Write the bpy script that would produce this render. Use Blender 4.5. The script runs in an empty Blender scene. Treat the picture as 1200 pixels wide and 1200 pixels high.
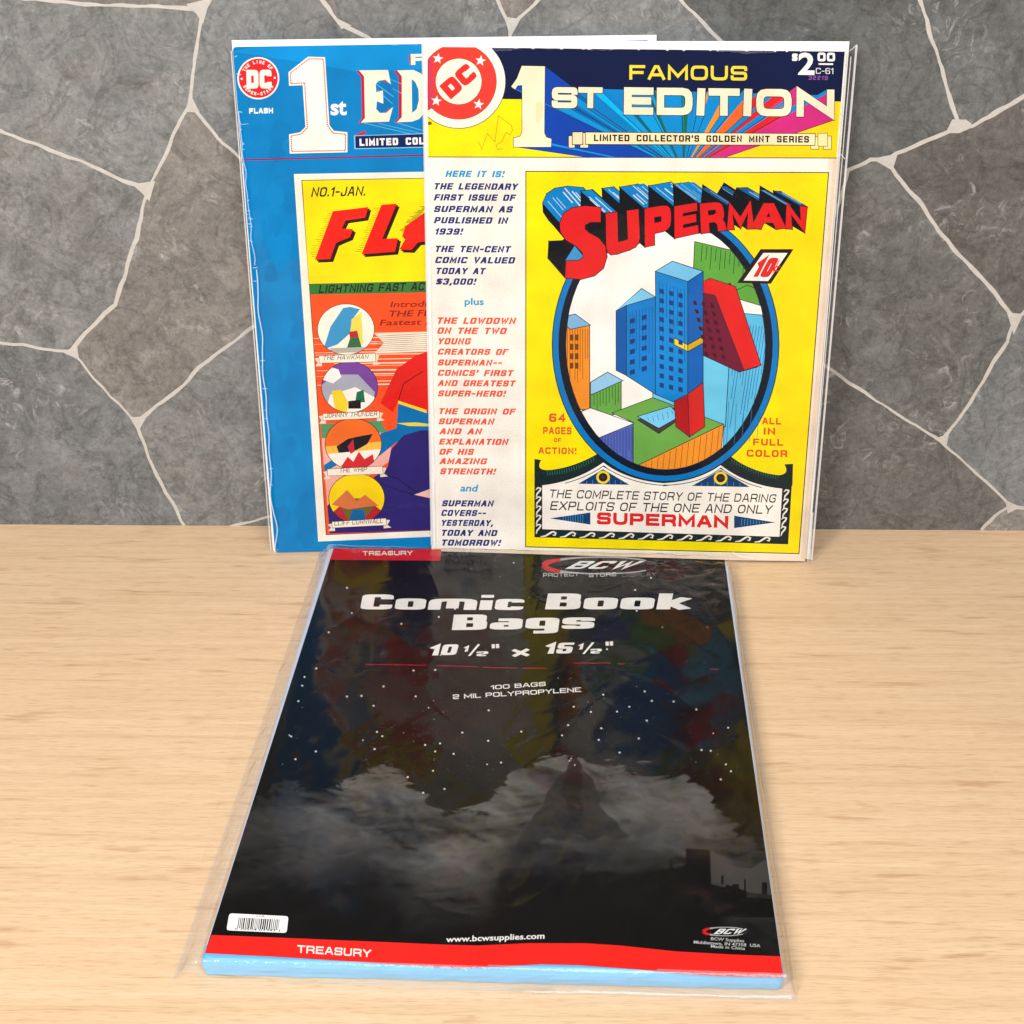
import bpy, bmesh, math, random
from mathutils import Vector, Matrix, noise
from mathutils.geometry import delaunay_2d_cdt, tessellate_polygon

IN = 0.0254
random.seed(7)
scene = bpy.context.scene
COL = scene.collection

# ------------------------------------------------------------------ camera
F_PX, PITCH, ROLL, CH, CD = 1861.05, 0.4716, 0.0061, 20.6078, 39.4546   # inches / pixels of a 1200 px picture
cp, sp, cr, sr = math.cos(PITCH), math.sin(PITCH), math.cos(ROLL), math.sin(ROLL)
R0, D0, FW = Vector((1, 0, 0)), Vector((0, -sp, -cp)), Vector((0, cp, -sp))
RX, DN = cr * R0 - sr * D0, sr * R0 + cr * D0
CAMP = Vector((0, -CD, CH))
cam = bpy.data.cameras.new('camera')
cam.sensor_width = 36.0
cam.lens = 36.0 * F_PX / 1200.0
cam.clip_start, cam.clip_end = 0.01, 50
camo = bpy.data.objects.new('camera', cam)
COL.objects.link(camo)
m = Matrix.Identity(4)
for i in range(3):
    m[i][0], m[i][1], m[i][2] = RX[i], -DN[i], -FW[i]
    m[i][3] = CAMP[i] * IN
camo.matrix_world = m
scene.camera = camo

# ------------------------------------------------------------------ world, lamps, exposure
w = bpy.data.worlds.new('World')
scene.world = w
w.use_nodes = True
w.node_tree.nodes['Background'].inputs[0].default_value = (1.0, 0.97, 0.94, 1)
w.node_tree.nodes['Background'].inputs[1].default_value = 0.30

def area(name, loc, target, size, power, col):
    l = bpy.data.lights.new(name, 'AREA')
    l.shape = 'RECTANGLE'
    l.size, l.size_y = size[0] * IN, size[1] * IN
    l.energy, l.color = power, col
    o = bpy.data.objects.new(name, l)
    COL.objects.link(o)
    o.location = Vector(loc) * IN
    o.rotation_euler = (Vector(target) - Vector(loc)).to_track_quat('-Z', 'Y').to_euler()
    return o
area('front_lamp', (-40, -72, 50), (0, -6, 4), (16, 16), 40, (1.0, 0.975, 0.95))
area('ceiling_lamp', (10, -62, 58), (0, -24, 0), (44, 44), 33, (1.0, 0.97, 0.94))
vs = scene.view_settings
vs.view_transform = 'Standard'
vs.look = 'None'
vs.exposure, vs.gamma = 0.0, 1.0
vs.use_curve_mapping = False
scene.cycles.use_denoising = True
scene.cycles.use_adaptive_sampling = False
scene.cycles.max_bounces = 12
scene.cycles.transparent_max_bounces = 24
scene.cycles.sample_clamp_indirect = 4
scene.cycles.caustics_reflective = False
scene.cycles.caustics_refractive = False
scene.cycles.blur_glossy = 0.5

# ------------------------------------------------------------------ helpers: colours, planes, materials
def lin(c):
    c = c / 255.0
    return c / 12.92 if c <= 0.04045 else ((c + 0.055) / 1.055) ** 2.4
INK = 0.84                                                  # brightest print on white paper reflects this much
def rgb(c, k=INK):
    return (lin(c[0]) * k, lin(c[1]) * k, lin(c[2]) * k, 1.0)

class Plane:
    """a flat sheet: origin (inches), unit axes right/up; converts a photo pixel to a point on it"""
    def __init__(s, o, ex, ez):
        s.o, s.ex, s.ez = Vector(o), Vector(ex), Vector(ez)
        s.n = s.ex.cross(s.ez)                              # faces the viewer's side or up
    def uv(s, px, py):
        a, b = (px - 600) / F_PX, (py - 600) / F_PX
        d = FW + RX * a + DN * b
        t = (s.o - CAMP).dot(s.n) / d.dot(s.n)
        q = CAMP + d * t - s.o
        return q.dot(s.ex), q.dot(s.ez)
    def matrix(s):                                          # local x right, local z up, local y into the sheet
        M = Matrix.Identity(4)
        y = -s.n
        for i in range(3):
            M[i][0], M[i][1], M[i][2], M[i][3] = s.ex[i], y[i], s.ez[i], s.o[i] * IN
        return M

def axes(yaw, lean, roll):
    ex = Vector((math.cos(yaw), math.sin(yaw), 0))
    n = Vector((-math.sin(yaw), math.cos(yaw), 0))
    ez = n * math.sin(lean) + Vector((0, 0, math.cos(lean)))
    c, s = math.cos(roll), math.sin(roll)
    return c * ex + s * ez, -s * ex + c * ez

def mat(name):
    mt = bpy.data.materials.new(name)
    mt.use_nodes = True
    nt = mt.node_tree
    return mt, nt, nt.nodes['Principled BSDF'], lambda t: nt.nodes.new(t), nt.links.new

def mesh_obj(name, verts, faces, material, parent=None, smooth=False):
    me = bpy.data.meshes.new(name)
    me.from_pydata([tuple(v) for v in verts], [], faces)
    me.materials.append(material)
    if smooth:
        for p in me.polygons:
            p.use_smooth = True
    me.update()
    o = bpy.data.objects.new(name, me)
    COL.objects.link(o)
    if parent:
        o.parent = parent
    return o

def slab(name, outline, y0, y1, material, parent, bevel=0.0):
    """prism over a 2-D outline (inches, local x/z) from depth y0 to y1 (inches)"""
    n = len(outline)
    v = [(u * IN, y0 * IN, z * IN) for u, z in outline] + [(u * IN, y1 * IN, z * IN) for u, z in outline]
    f = [tuple(range(n)), tuple(range(2 * n - 1, n - 1, -1))]
    f += [(i, i + n, (i + 1) % n + n, (i + 1) % n) for i in range(n)]
    o = mesh_obj(name, v, f, material, parent)
    bm = bmesh.new(); bm.from_mesh(o.data)
    bmesh.ops.recalc_face_normals(bm, faces=bm.faces)
    if bevel:
        bmesh.ops.bevel(bm, geom=bm.edges[:], offset=bevel * IN, segments=2, affect='EDGES')
    bm.to_mesh(o.data); bm.free()
    return o

# ---- materials
def print_material(name, rough, grain):
    mt, nt, b, N, L = mat(name)
    a = N('ShaderNodeVertexColor'); a.layer_name = 'ink'
    tc = N('ShaderNodeTexCoord')
    n1 = N('ShaderNodeTexNoise'); n1.inputs['Scale'].default_value = 1700; n1.inputs['Detail'].default_value = 2
    n2 = N('ShaderNodeTexNoise'); n2.inputs['Scale'].default_value = 38; n2.inputs['Detail'].default_value = 5
    r1 = N('ShaderNodeMapRange'); r1.inputs[1].default_value, r1.inputs[2].default_value = .3, .7
    r1.inputs[3].default_value, r1.inputs[4].default_value = 1 - grain, 1 + grain * .6
    r2 = N('ShaderNodeMapRange'); r2.inputs[1].default_value, r2.inputs[2].default_value = .3, .7
    r2.inputs[3].default_value, r2.inputs[4].default_value = 1 - grain * .9, 1.03
    mu = N('ShaderNodeMath'); mu.operation = 'MULTIPLY'
    mx = N('ShaderNodeVectorMath'); mx.operation = 'SCALE'
    L(tc.outputs['Object'], n1.inputs['Vector']); L(tc.outputs['Object'], n2.inputs['Vector'])
    L(n1.outputs['Fac'], r1.inputs[0]); L(n2.outputs['Fac'], r2.inputs[0])
    L(r1.outputs[0], mu.inputs[0]); L(r2.outputs[0], mu.inputs[1])
    L(a.outputs['Color'], mx.inputs[0]); L(mu.outputs[0], mx.inputs['Scale'])
    L(mx.outputs[0], b.inputs['Base Color'])
    b.inputs['Roughness'].default_value = rough
    b.inputs['Specular IOR Level'].default_value = 0.06
    return mt
M_COVER = print_material('printed_cover_paper', 0.55, 0.2)

def plain(name, col, rough=0.6, **kw):
    mt, nt, b, N, L = mat(name)
    n = N('ShaderNodeTexNoise'); n.inputs['Scale'].default_value = 60; n.inputs['Detail'].default_value = 6
    tc = N('ShaderNodeTexCoord'); L(tc.outputs['Object'], n.inputs['Vector'])
    cr_ = N('ShaderNodeValToRGB')
    cr_.color_ramp.elements[0].position, cr_.color_ramp.elements[1].position = .35, .65
    cr_.color_ramp.elements[0].color = tuple(c * .93 for c in col) + (1,)
    cr_.color_ramp.elements[1].color = tuple(col) + (1,)
    L(n.outputs['Fac'], cr_.inputs[0]); L(cr_.outputs[0], b.inputs['Base Color'])
    b.inputs['Roughness'].default_value = rough
    for k, v in kw.items():
        b.inputs[k.replace('_', ' ')].default_value = v
    return mt
M_BOARD = plain('white_board', (.86, .86, .85), .6)
M_PAGES = plain('aged_paper_edges', (.70, .60, .48), .8)
M_STACK = plain('blue_plastic_edges', (.13, .46, .80), .3)
M_STACK_SIDE = plain('pale_plastic_film', (.55, .62, .74), .3)
M_LABEL = print_material('sticker_paper', 0.4, 0.02)

def film(name, ior, rough, bump, scale, milk, milk_col=(.8, .85, .95), gain=1.0, graze=1.1):
    """clear plastic film: light goes straight through, the surface mirrors by Fresnel"""
    mt, nt, b, N, L = mat(name)
    nt.nodes.remove(b)
    out = nt.nodes['Material Output']
    tr = N('ShaderNodeBsdfTransparent'); tr.inputs[0].default_value = (.985, .985, .985, 1)
    di = N('ShaderNodeBsdfDiffuse'); di.inputs[0].default_value = milk_col + (1,)
    gl = N('ShaderNodeBsdfGlossy'); gl.inputs['Roughness'].default_value = rough
    ge = N('ShaderNodeNewGeometry')
    dt = N('ShaderNodeVectorMath'); dt.operation = 'DOT_PRODUCT'
    L(ge.outputs['Incoming'], dt.inputs[0]); L(ge.outputs['Normal'], dt.inputs[1])
    def mth(op, x, y=None):
        q = N('ShaderNodeMath'); q.operation = op; q.use_clamp = op != 'ABSOLUTE'
        for k, z in enumerate((x, y)):
            if z is None: continue
            if isinstance(z, float): q.inputs[k].default_value = z
            else: L(z, q.inputs[k])
        return q.outputs[0]
    f0 = gain * ((ior - 1) / (ior + 1)) ** 2
    sch = mth('POWER', mth('SUBTRACT', 1.0, mth('ABSOLUTE', dt.outputs['Value'])), 5.0)
    fac = mth('ADD', mth('MULTIPLY', sch, (1.0 - f0) * graze), f0)          # the same from both sides of so thin a sheet
    m0 = N('ShaderNodeMixShader'); m0.inputs[0].default_value = milk
    m1 = N('ShaderNodeMixShader')
    L(tr.outputs[0], m0.inputs[1]); L(di.outputs[0], m0.inputs[2])
    L(fac, m1.inputs[0]); L(m0.outputs[0], m1.inputs[1]); L(gl.outputs[0], m1.inputs[2])
    L(m1.outputs[0], out.inputs['Surface'])
    if bump:
        tc = N('ShaderNodeTexCoord')
        n = N('ShaderNodeTexNoise'); n.inputs['Scale'].default_value = scale; n.inputs['Detail'].default_value = 4
        n.inputs['Distortion'].default_value = 1.2
        bp = N('ShaderNodeBump'); bp.inputs['Strength'].default_value = bump; bp.inputs['Distance'].default_value = .002
        L(tc.outputs['Object'], n.inputs['Vector']); L(n.outputs['Fac'], bp.inputs['Height'])
        L(bp.outputs[0], gl.inputs['Normal']); L(bp.outputs[0], dt.inputs[1])
    return mt
M_WRAP = film('clear_wrapper_film', 1.5, .10, 0, 22, .001, gain=.36, graze=1.5)
M_SLEEVE = film('clear_sleeve_film', 1.28, .05, .15, 30, .002)
M_SEAM_GLINT = film('film_fold_and_glint', 1.6, .15, 0, 1, .5, (.9, .9, .92))  # pale half-opaque film: fold edges, and glints put in as colour
M_FLANGE = film('milky_film_edge', 1.5, .10, .4, 90, .13, (.72, .77, .88))

# ------------------------------------------------------------------ the table and the wall
def table_material():
    mt, nt, b, N, L = mat('bamboo_wood')
    tc = N('ShaderNodeTexCoord')
    def noise_tex(sx, sy, scale, detail, dist=0.0):
        mp = N('ShaderNodeMapping'); mp.inputs['Scale'].default_value = (sx, sy, 1)
        n = N('ShaderNodeTexNoise'); n.inputs['Scale'].default_value = scale
        n.inputs['Detail'].default_value = detail; n.inputs['Distortion'].default_value = dist
        L(tc.outputs['Object'], mp.inputs['Vector']); L(mp.outputs[0], n.inputs['Vector'])
        return n.outputs['Fac']
    def ramp(src, stops):
        r = N('ShaderNodeValToRGB')
        while len(r.color_ramp.elements) < len(stops):
            r.color_ramp.elements.new(.5)
        for e, (p, c) in zip(r.color_ramp.elements, stops):
            e.position, e.color = p, tuple(c) + (1,)
        L(src, r.inputs[0]); return r.outputs[0]
    def mix(kind, fac, a, c):
        x = N('ShaderNodeMix'); x.data_type = 'RGBA'; x.blend_type = kind
        if isinstance(fac, float): x.inputs['Factor'].default_value = fac
        else: L(fac, x.inputs['Factor'])
        L(a, x.inputs['A']); L(c, x.inputs['B'])
        return x.outputs['Result']
    base = ramp(noise_tex(1, 26, 7, 9, .25), [(.28, (.67, .463, .284)), (.50, (.72, .512, .32)), (.72, (.755, .55, .356))])
    fine = ramp(noise_tex(1, 22, 30, 8, .3), [(.34, (.80, .765, .71)), (.50, (1, 1, 1)), (.75, (1.0, 1.0, 1.0))])
    hair = ramp(noise_tex(1, 14, 95, 5), [(.36, (.80, .77, .72)), (.46, (1, 1, 1)), (.62, (1, 1, 1)), (.70, (1.06, 1.06, 1.05))])
    c = mix('MULTIPLY', 0.42, base, fine)
    c = mix('MULTIPLY', 0.75, c, hair)
    spots = ramp(noise_tex(1, 7, 19, 3, .3), [(.60, (1, 1, 1)), (.70, (.74, .65, .56))])
    c = mix('MULTIPLY', 0.7, c, spots)
    bk = N('ShaderNodeTexBrick'); bk.offset = .37; bk.inputs['Scale'].default_value = 1
    bk.inputs['Color1'].default_value = (.955, .945, .93, 1); bk.inputs['Color2'].default_value = (1, 1, 1, 1); bk.inputs['Mortar'].default_value = (.955, .945, .92, 1)
    bk.inputs['Mortar Size'].default_value = .0004; bk.inputs['Brick Width'].default_value = .42; bk.inputs['Row Height'].default_value = .0185
    L(tc.outputs['Object'], bk.inputs['Vector'])
    c = mix('MULTIPLY', 0.8, c, bk.outputs['Color'])
    dark = ramp(noise_tex(.6, 26, 4.2, 3, .1), [(.62, (1, 1, 1)), (.70, (.84, .78, .71))])
    c = mix('MULTIPLY', 0.5, c, dark)
    L(c, b.inputs['Base Color'])
    b.inputs['Roughness'].default_value = .48
    b.inputs['Specular IOR Level'].default_value = .3
    bp = N('ShaderNodeBump'); bp.inputs['Strength'].default_value = .08; bp.inputs['Distance'].default_value = .001
    L(noise_tex(1, 45, 7, 6, .4), bp.inputs['Height']); L(bp.outputs[0], b.inputs['Normal'])
    return mt

def setting(o):
    o['kind'] = 'structure'
    return o
TX, TY0, TY1, TT = 46, -72, 0, 1.2
tv = [(x * IN, y * IN, z * IN) for z in (0, -TT) for x, y in ((-TX, TY0), (TX, TY0), (TX, TY1), (-TX, TY1))]
table = setting(mesh_obj('table', tv, [(0, 1, 2, 3), (7, 6, 5, 4), (0, 4, 5, 1), (1, 5, 6, 2), (2, 6, 7, 3), (3, 7, 4, 0)], table_material()))

def wall_material():
    mt, nt, b, N, L = mat('slate_look_tile')
    a = N('ShaderNodeVertexColor'); a.layer_name = 'ink'
    tc = N('ShaderNodeTexCoord')
    def nz(scale, detail, dist=0., rough=.6):
        n = N('ShaderNodeTexNoise'); n.inputs['Scale'].default_value = scale; n.inputs['Detail'].default_value = detail
        n.inputs['Distortion'].default_value = dist; n.inputs['Roughness'].default_value = rough
        L(tc.outputs['Object'], n.inputs['Vector']); return n.outputs['Fac']
    def rng(src, a0, a1, b0, b1):
        r = N('ShaderNodeMapRange'); r.inputs[1].default_value, r.inputs[2].default_value = a0, a1
        r.inputs[3].default_value, r.inputs[4].default_value = b0, b1
        L(src, r.inputs[0]); return r.outputs[0]
    def mul(x, y):
        q = N('ShaderNodeMath'); q.operation = 'MULTIPLY'; L(x, q.inputs[0]); L(y, q.inputs[1]); return q.outputs[0]
    tone = mul(rng(nz(9, 6, .6), .3, .7, .80, 1.20), rng(nz(46, 10, 1.2, .75), .32, .68, .70, 1.26))
    tone = mul(tone, rng(nz(260, 8, .6, .8), .34, .66, .72, 1.26))
    ridge = N('ShaderNodeMath'); ridge.operation = 'ABSOLUTE'
    rs = N('ShaderNodeMath'); rs.operation = 'SUBTRACT'; L(nz(22, 7, 1.4, .62), rs.inputs[0]); rs.inputs[1].default_value = .5; L(rs.outputs[0], ridge.inputs[0])
    cleft = rng(ridge.outputs[0], 0, .035, .74, 1.0)                    # darker cleavage lines in the slate
    tone = mul(tone, cleft)
    sc = N('ShaderNodeVectorMath'); sc.operation = 'SCALE'
    L(a.outputs['Color'], sc.inputs[0]); L(tone, sc.inputs['Scale'])
    # pale mineral flecks and brownish patches of the stone print
    vein = rng(mul(rng(nz(16, 3, .4), .50, .64, 0, 1), rng(nz(70, 9, 1.6, .75), .53, .64, 0, 1)), 0, 1, 0, .6)
    mx = N('ShaderNodeMix'); mx.data_type = 'RGBA'
    L(vein, mx.inputs['Factor']); L(sc.outputs[0], mx.inputs['A']); mx.inputs['B'].default_value = (.46, .45, .44, 1)
    br = N('ShaderNodeMix'); br.data_type = 'RGBA'; br.blend_type = 'MULTIPLY'
    L(rng(nz(12, 4, .5), .55, .70, 0, .38), br.inputs['Factor']); L(mx.outputs['Result'], br.inputs['A'])
    br.inputs['B'].default_value = (1.0, .88, .78, 1)
    # grout keeps its own colour: alpha marks stone (1) and grout (0)
    fin = N('ShaderNodeMix'); fin.data_type = 'RGBA'
    L(a.outputs['Alpha'], fin.inputs['Factor'])
    gs = N('ShaderNodeVectorMath'); gs.operation = 'SCALE'
    L(a.outputs['Color'], gs.inputs[0]); L(rng(nz(150, 6), .3, .7, .92, 1.06), gs.inputs['Scale'])
    L(gs.outputs[0], fin.inputs['A']); L(br.outputs['Result'], fin.inputs['B'])
    L(fin.outputs['Result'], b.inputs['Base Color'])
    b.inputs['Roughness'].default_value = .62
    b.inputs['Specular IOR Level'].default_value = .3
    bp = N('ShaderNodeBump'); bp.inputs['Strength'].default_value = .7; bp.inputs['Distance'].default_value = .002
    L(nz(60, 12, 1.0, .8), bp.inputs['Height']); L(bp.outputs[0], b.inputs['Normal'])
    return mt

# ------------------------------------------------------------------ flat artwork: polygons in photo pixels, flattened to one sheet
def tess(poly):
    if len(poly) == 3:
        return [tuple(poly)]
    if len(poly) == 4:
        pass
    t = tessellate_polygon([[Vector((x, y, 0)) for x, y in poly]])
    return [tuple(poly[i] for i in tri) for tri in t]

def clip(poly, conv):
    """Sutherland-Hodgman against a convex polygon"""
    A = sum(conv[i][0] * conv[(i + 1) % len(conv)][1] - conv[(i + 1) % len(conv)][0] * conv[i][1] for i in range(len(conv)))
    if A < 0: conv = conv[::-1]
    out = list(poly)
    for i in range(len(conv)):
        a, b = conv[i], conv[(i + 1) % len(conv)]
        ins = lambda p: (b[0] - a[0]) * (p[1] - a[1]) - (b[1] - a[1]) * (p[0] - a[0]) >= -1e-7
        src, out = out, []
        for j in range(len(src)):
            p, q = src[j - 1], src[j]
            if ins(p) != ins(q):
                d = (b[0] - a[0]) * (q[1] - p[1]) - (b[1] - a[1]) * (q[0] - p[0])
                t = ((b[0] - a[0]) * (a[1] - p[1]) - (b[1] - a[1]) * (a[0] - p[0])) / d
                out.append((p[0] + (q[0] - p[0]) * t, p[1] + (q[1] - p[1]) * t))
            if ins(q): out.append(q)
        if not out: return []
    return out

def ribbon(pts, wd, closed=False, cap=0.0):
    """a stroked line as quads (list of polygons)"""
    pts = [Vector(p) for p in pts]
    n = len(pts)
    if n < 2: return []
    if cap and not closed:
        pts[0] = pts[0] + (pts[0] - pts[1]).normalized() * cap
        pts[-1] = pts[-1] + (pts[-1] - pts[-2]).normalized() * cap
    L_, R_ = [], []
    for i in range(n):
        a = pts[i - 1] if (i > 0 or closed) else None
        c = pts[(i + 1) % n] if (i < n - 1 or closed) else None
        d0 = (pts[i] - a).normalized() if a is not None else (c - pts[i]).normalized()
        d1 = (c - pts[i]).normalized() if c is not None else d0
        n0, n1 = Vector((-d0.y, d0.x)), Vector((-d1.y, d1.x))
        mm = n0 + n1
        if mm.length < .2: mm = n0
        mm.normalize()
        k = min(1 / max(mm.dot(n0), .35), 2.2)
        hw = (wd[i] if isinstance(wd, (list, tuple)) else wd) / 2
        L_.append(pts[i] + mm * hw * k); R_.append(pts[i] - mm * hw * k)
    out = []
    for i in range(n if closed else n - 1):
        j = (i + 1) % n
        out.append([tuple(L_[i]), tuple(L_[j]), tuple(R_[j]), tuple(R_[i])])
    return out

def rounded(pts, r, closed=False, seg=3):
    """round the corners of a polyline"""
    out = []
    n = len(pts)
    for i in range(n):
        if not closed and i in (0, n - 1):
            out.append(pts[i]); continue
        p, a, b = Vector(pts[i]), Vector(pts[i - 1]), Vector(pts[(i + 1) % n])
        ra, rb = min(r, (a - p).length * .5), min(r, (b - p).length * .5)
        s, e = p + (a - p).normalized() * ra, p + (b - p).normalized() * rb
        for k in range(seg + 1):
            t = k / seg
            q = s * (1 - t) ** 2 + p * 2 * t * (1 - t) + e * t ** 2
            out.append((q.x, q.y))
    return out

def stroke(pts, t, r, closed=False, cap=0.0, seg=3):
    """a stroke of even width with round outer and tighter inner corners, as quads"""
    pts = [Vector(p) for p in pts]
    n = len(pts)
    if cap and not closed:
        pts[0] = pts[0] + (pts[0] - pts[1]).normalized() * cap
        pts[-1] = pts[-1] + (pts[-1] - pts[-2]).normalized() * cap
    Ls, Rs = [], []
    for i in range(n):
        ends = not closed and i in (0, n - 1)
        a = pts[i - 1] if (i > 0 or closed) else None
        c = pts[(i + 1) % n] if (i < n - 1 or closed) else None
        d0 = (pts[i] - a).normalized() if a is not None else (c - pts[i]).normalized()
        d1 = (c - pts[i]).normalized() if c is not None else d0
        n0, n1 = Vector((-d0.y, d0.x)), Vector((-d1.y, d1.x))
        mm = (n0 + n1)
        mm = mm.normalized() if mm.length > .2 else n0
        k = min(1 / max(mm.dot(n0), .35), 2.2)
        L0, R0_ = pts[i] + mm * t / 2 * k, pts[i] - mm * t / 2 * k
        if ends or r <= 0:
            Ls.append(L0); Rs.append(R0_); continue
        turn = d0.cross(d1)
        la = min((pts[i] - a).length, (c - pts[i]).length)
        ro = min(r + t * .35, la * .48 + t * .3); ri = min(max(r - t * .5, .03), max(la - t, .02) * .45)
        rl, rr_ = (ri, ro) if turn > 0 else (ro, ri)
        for P, rad, out in ((L0, rl, Ls), (R0_, rr_, Rs)):
            s0, e0 = P - d0 * rad, P + d1 * rad
            for q in range(seg + 1):
                x = q / seg
                out.append(s0 * (1 - x) ** 2 + P * 2 * x * (1 - x) + e0 * x ** 2)
    m_ = len(Ls)
    return [[tuple(Ls[i]), tuple(Ls[(i + 1) % m_]), tuple(Rs[(i + 1) % m_]), tuple(Rs[i])] for i in range(m_ if closed else m_ - 1)]

# square-shouldered stroke lettering; each glyph: (relative width, strokes, sharp)
G = {
 'A': (1, [[(0, 0), (.40, 1), (.60, 1), (1, 0)], [(.2, .3), (.8, .3)]], 1),
 'B': (1, [[(0, 0), (0, 1)], [(0, 1), (.95, 1), (.95, .53), (0, .53)], [(0, .53), (1, .53), (1, 0), (0, 0)]], 0),
 'C': (1, [[(1, .72), (1, 1), (0, 1), (0, 0), (1, 0), (1, .28)]], 0),
 'D': (1, [[(0, 0), (0, 1)], [(0, 1), (1, 1), (1, 0), (0, 0)]], 0),
 'E': (.92, [[(1, 1), (0, 1), (0, 0), (1, 0)], [(0, .51), (.9, .51)]], 1),
 'F': (.9, [[(1, 1), (0, 1), (0, 0)], [(0, .49), (.88, .49)]], 1),
 'G': (1, [[(1, .74), (1, 1), (0, 1), (0, 0), (1, 0), (1, .5), (.55, .5)]], 0),
 'H': (1, [[(0, 0), (0, 1)], [(1, 0), (1, 1)], [(0, .51), (1, .51)]], 1),
 'I': (0, [[(0, 0), (0, 1)]], 1),
 'J': (.8, [[(1, 1), (1, 0), (0, 0), (0, .3)]], 0),
 'K': (1, [[(0, 0), (0, 1)], [(1, 1), (.3, .5), (1, 0)], [(0, .5), (.3, .5)]], 1),
 'L': (.85, [[(0, 1), (0, 0), (1, 0)]], 1),
 'M': (1.2, [[(0, 0), (0, 1), (.5, .2), (1, 1), (1, 0)]], 1),
 'N': (1, [[(0, 0), (0, 1), (1, 0), (1, 1)]], 1),
 'O': (1, [[(0, 0), (0, 1), (1, 1), (1, 0), 'c']], 0),
 'P': (.95, [[(0, 0), (0, 1)], [(0, 1), (1, 1), (1, .42), (0, .42)]], 0),
 'Q': (1, [[(0, 0), (0, 1), (1, 1), (1, 0), 'c'], [(.6, .25), (1.05, -.1)]], 0),
 'R': (1, [[(0, 0), (0, 1)], [(0, 1), (1, 1), (1, .44), (0, .44)], [(1, 0), (1, .22), (.7, .44)]], 0),
 'S': (.95, [[(1, .70), (1, 1), (0, 1), (0, .51), (1, .51), (1, 0), (0, 0), (0, .30)]], 0),
 'T': (.95, [[(0, 1), (1, 1)], [(.5, 1), (.5, 0)]], 1),
 'U': (1, [[(0, 1), (0, 0), (1, 0), (1, 1)]], 0),
 'V': (1, [[(0, 1), (.5, 0), (1, 1)]], 1),
 'W': (1.4, [[(0, 1), (.25, 0), (.5, .85), (.75, 0), (1, 1)]], 1),
 'X': (1, [[(0, 0), (1, 1)], [(0, 1), (1, 0)]], 1),
 'Y': (1, [[(0, 1), (.5, .45), (1, 1)], [(.5, .45), (.5, 0)]], 1),
 'Z': (1, [[(0, 1), (1, 1), (0, 0), (1, 0)]], 1),
 '0': (.95, [[(0, 0), (0, 1), (1, 1), (1, 0), 'c']], 0),
 '1': (.35, [[(0, .8), (1, 1), (1, 0)]], 1),
 '2': (.95, [[(0, .74), (0, 1), (1, 1), (1, .5), (0, .42), (0, 0), (1, 0)]], 0),
 '3': (.95, [[(0, .75), (0, 1), (1, 1), (1, 0), (0, 0), (0, .25)], [(.35, .52), (1, .52)]], 0),
 '4': (.95, [[(.75, 0), (.75, 1), (0, .3), (1, .3)]], 1),
 '5': (.95, [[(1, 1), (0, 1), (0, .55), (1, .55), (1, 0), (0, 0), (0, .22)]], 0),
 '6': (.95, [[(1, .8), (1, 1), (0, 1), (0, 0), (1, 0), (1, .55), (0, .55)]], 0),
 '7': (.95, [[(0, 1), (1, 1), (.35, 0)]], 1),
 '8': (.95, [[(0, 0), (0, 1), (1, 1), (1, 0), 'c'], [(0, .52), (1, .52)]], 0),
 '9': (.95, [[(1, .45), (0, .45), (0, 1), (1, 1), (1, 0), (0, 0), (0, .2)]], 0),
 '-': (.5, [[(0, .45), (1, .45)]], 1),
 '!': (0, [[(0, 1), (0, .62)], [(0, 0), (0, .01)]], 1),
 '.': (0, [[(0, 0), (0, .06)]], 1),
 ',': (.1, [[(1, .06), (0, -.2)]], 1),
 "'": (0, [[(0, 1), (0, .72)]], 1),
 '"': (.35, [[(0, 1), (0, .72)], [(1, 1), (1, .72)]], 1),
 '/': (.6, [[(0, -.05), (1, 1.05)]], 1),
 '$': (.95, [[(1, .75), (1, .95), (0, .95), (0, .51), (1, .51), (1, .05), (0, .05), (0, .25)], [(.5, 1.12), (.5, -.12)]], 0),
 'a': (.9, [[(.05, .66), (1, .66), (1, 0), (0, 0), (0, .36), (1, .36)]], 0),
 'c': (.85, [[(1, .5), (1, .68), (0, .68), (0, 0), (1, 0), (1, .18)]], 0),
 'g': (.95, [[(1, .04), (0, .04), (0, .68), (1, .68), (1, -.34), (.1, -.34)]], 0),
 'i': (0, [[(0, 0), (0, .56)], [(0, .99), (0, 1.0)]], 1),
 'k': (.9, [[(0, 0), (0, 1)], [(.95, .68), (.35, .36), (1, 0)], [(0, .36), (.35, .36)]], 1),
 'm': (1.9, [[(0, 0), (0, .68), (1, .68), (1, 0)], [(.5, .68), (.5, 0)]], 0),
 'o': (.95, [[(0, 0), (0, .68), (1, .68), (1, 0), 'c']], 0),
 's': (.9, [[(1, .5), (1, .68), (0, .68), (0, .34), (1, .34), (1, 0), (0, 0), (0, .16)]], 0),
 'x': (.9, [[(0, 0), (1, .66)], [(0, .66), (1, 0)]], 1),
}

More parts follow.
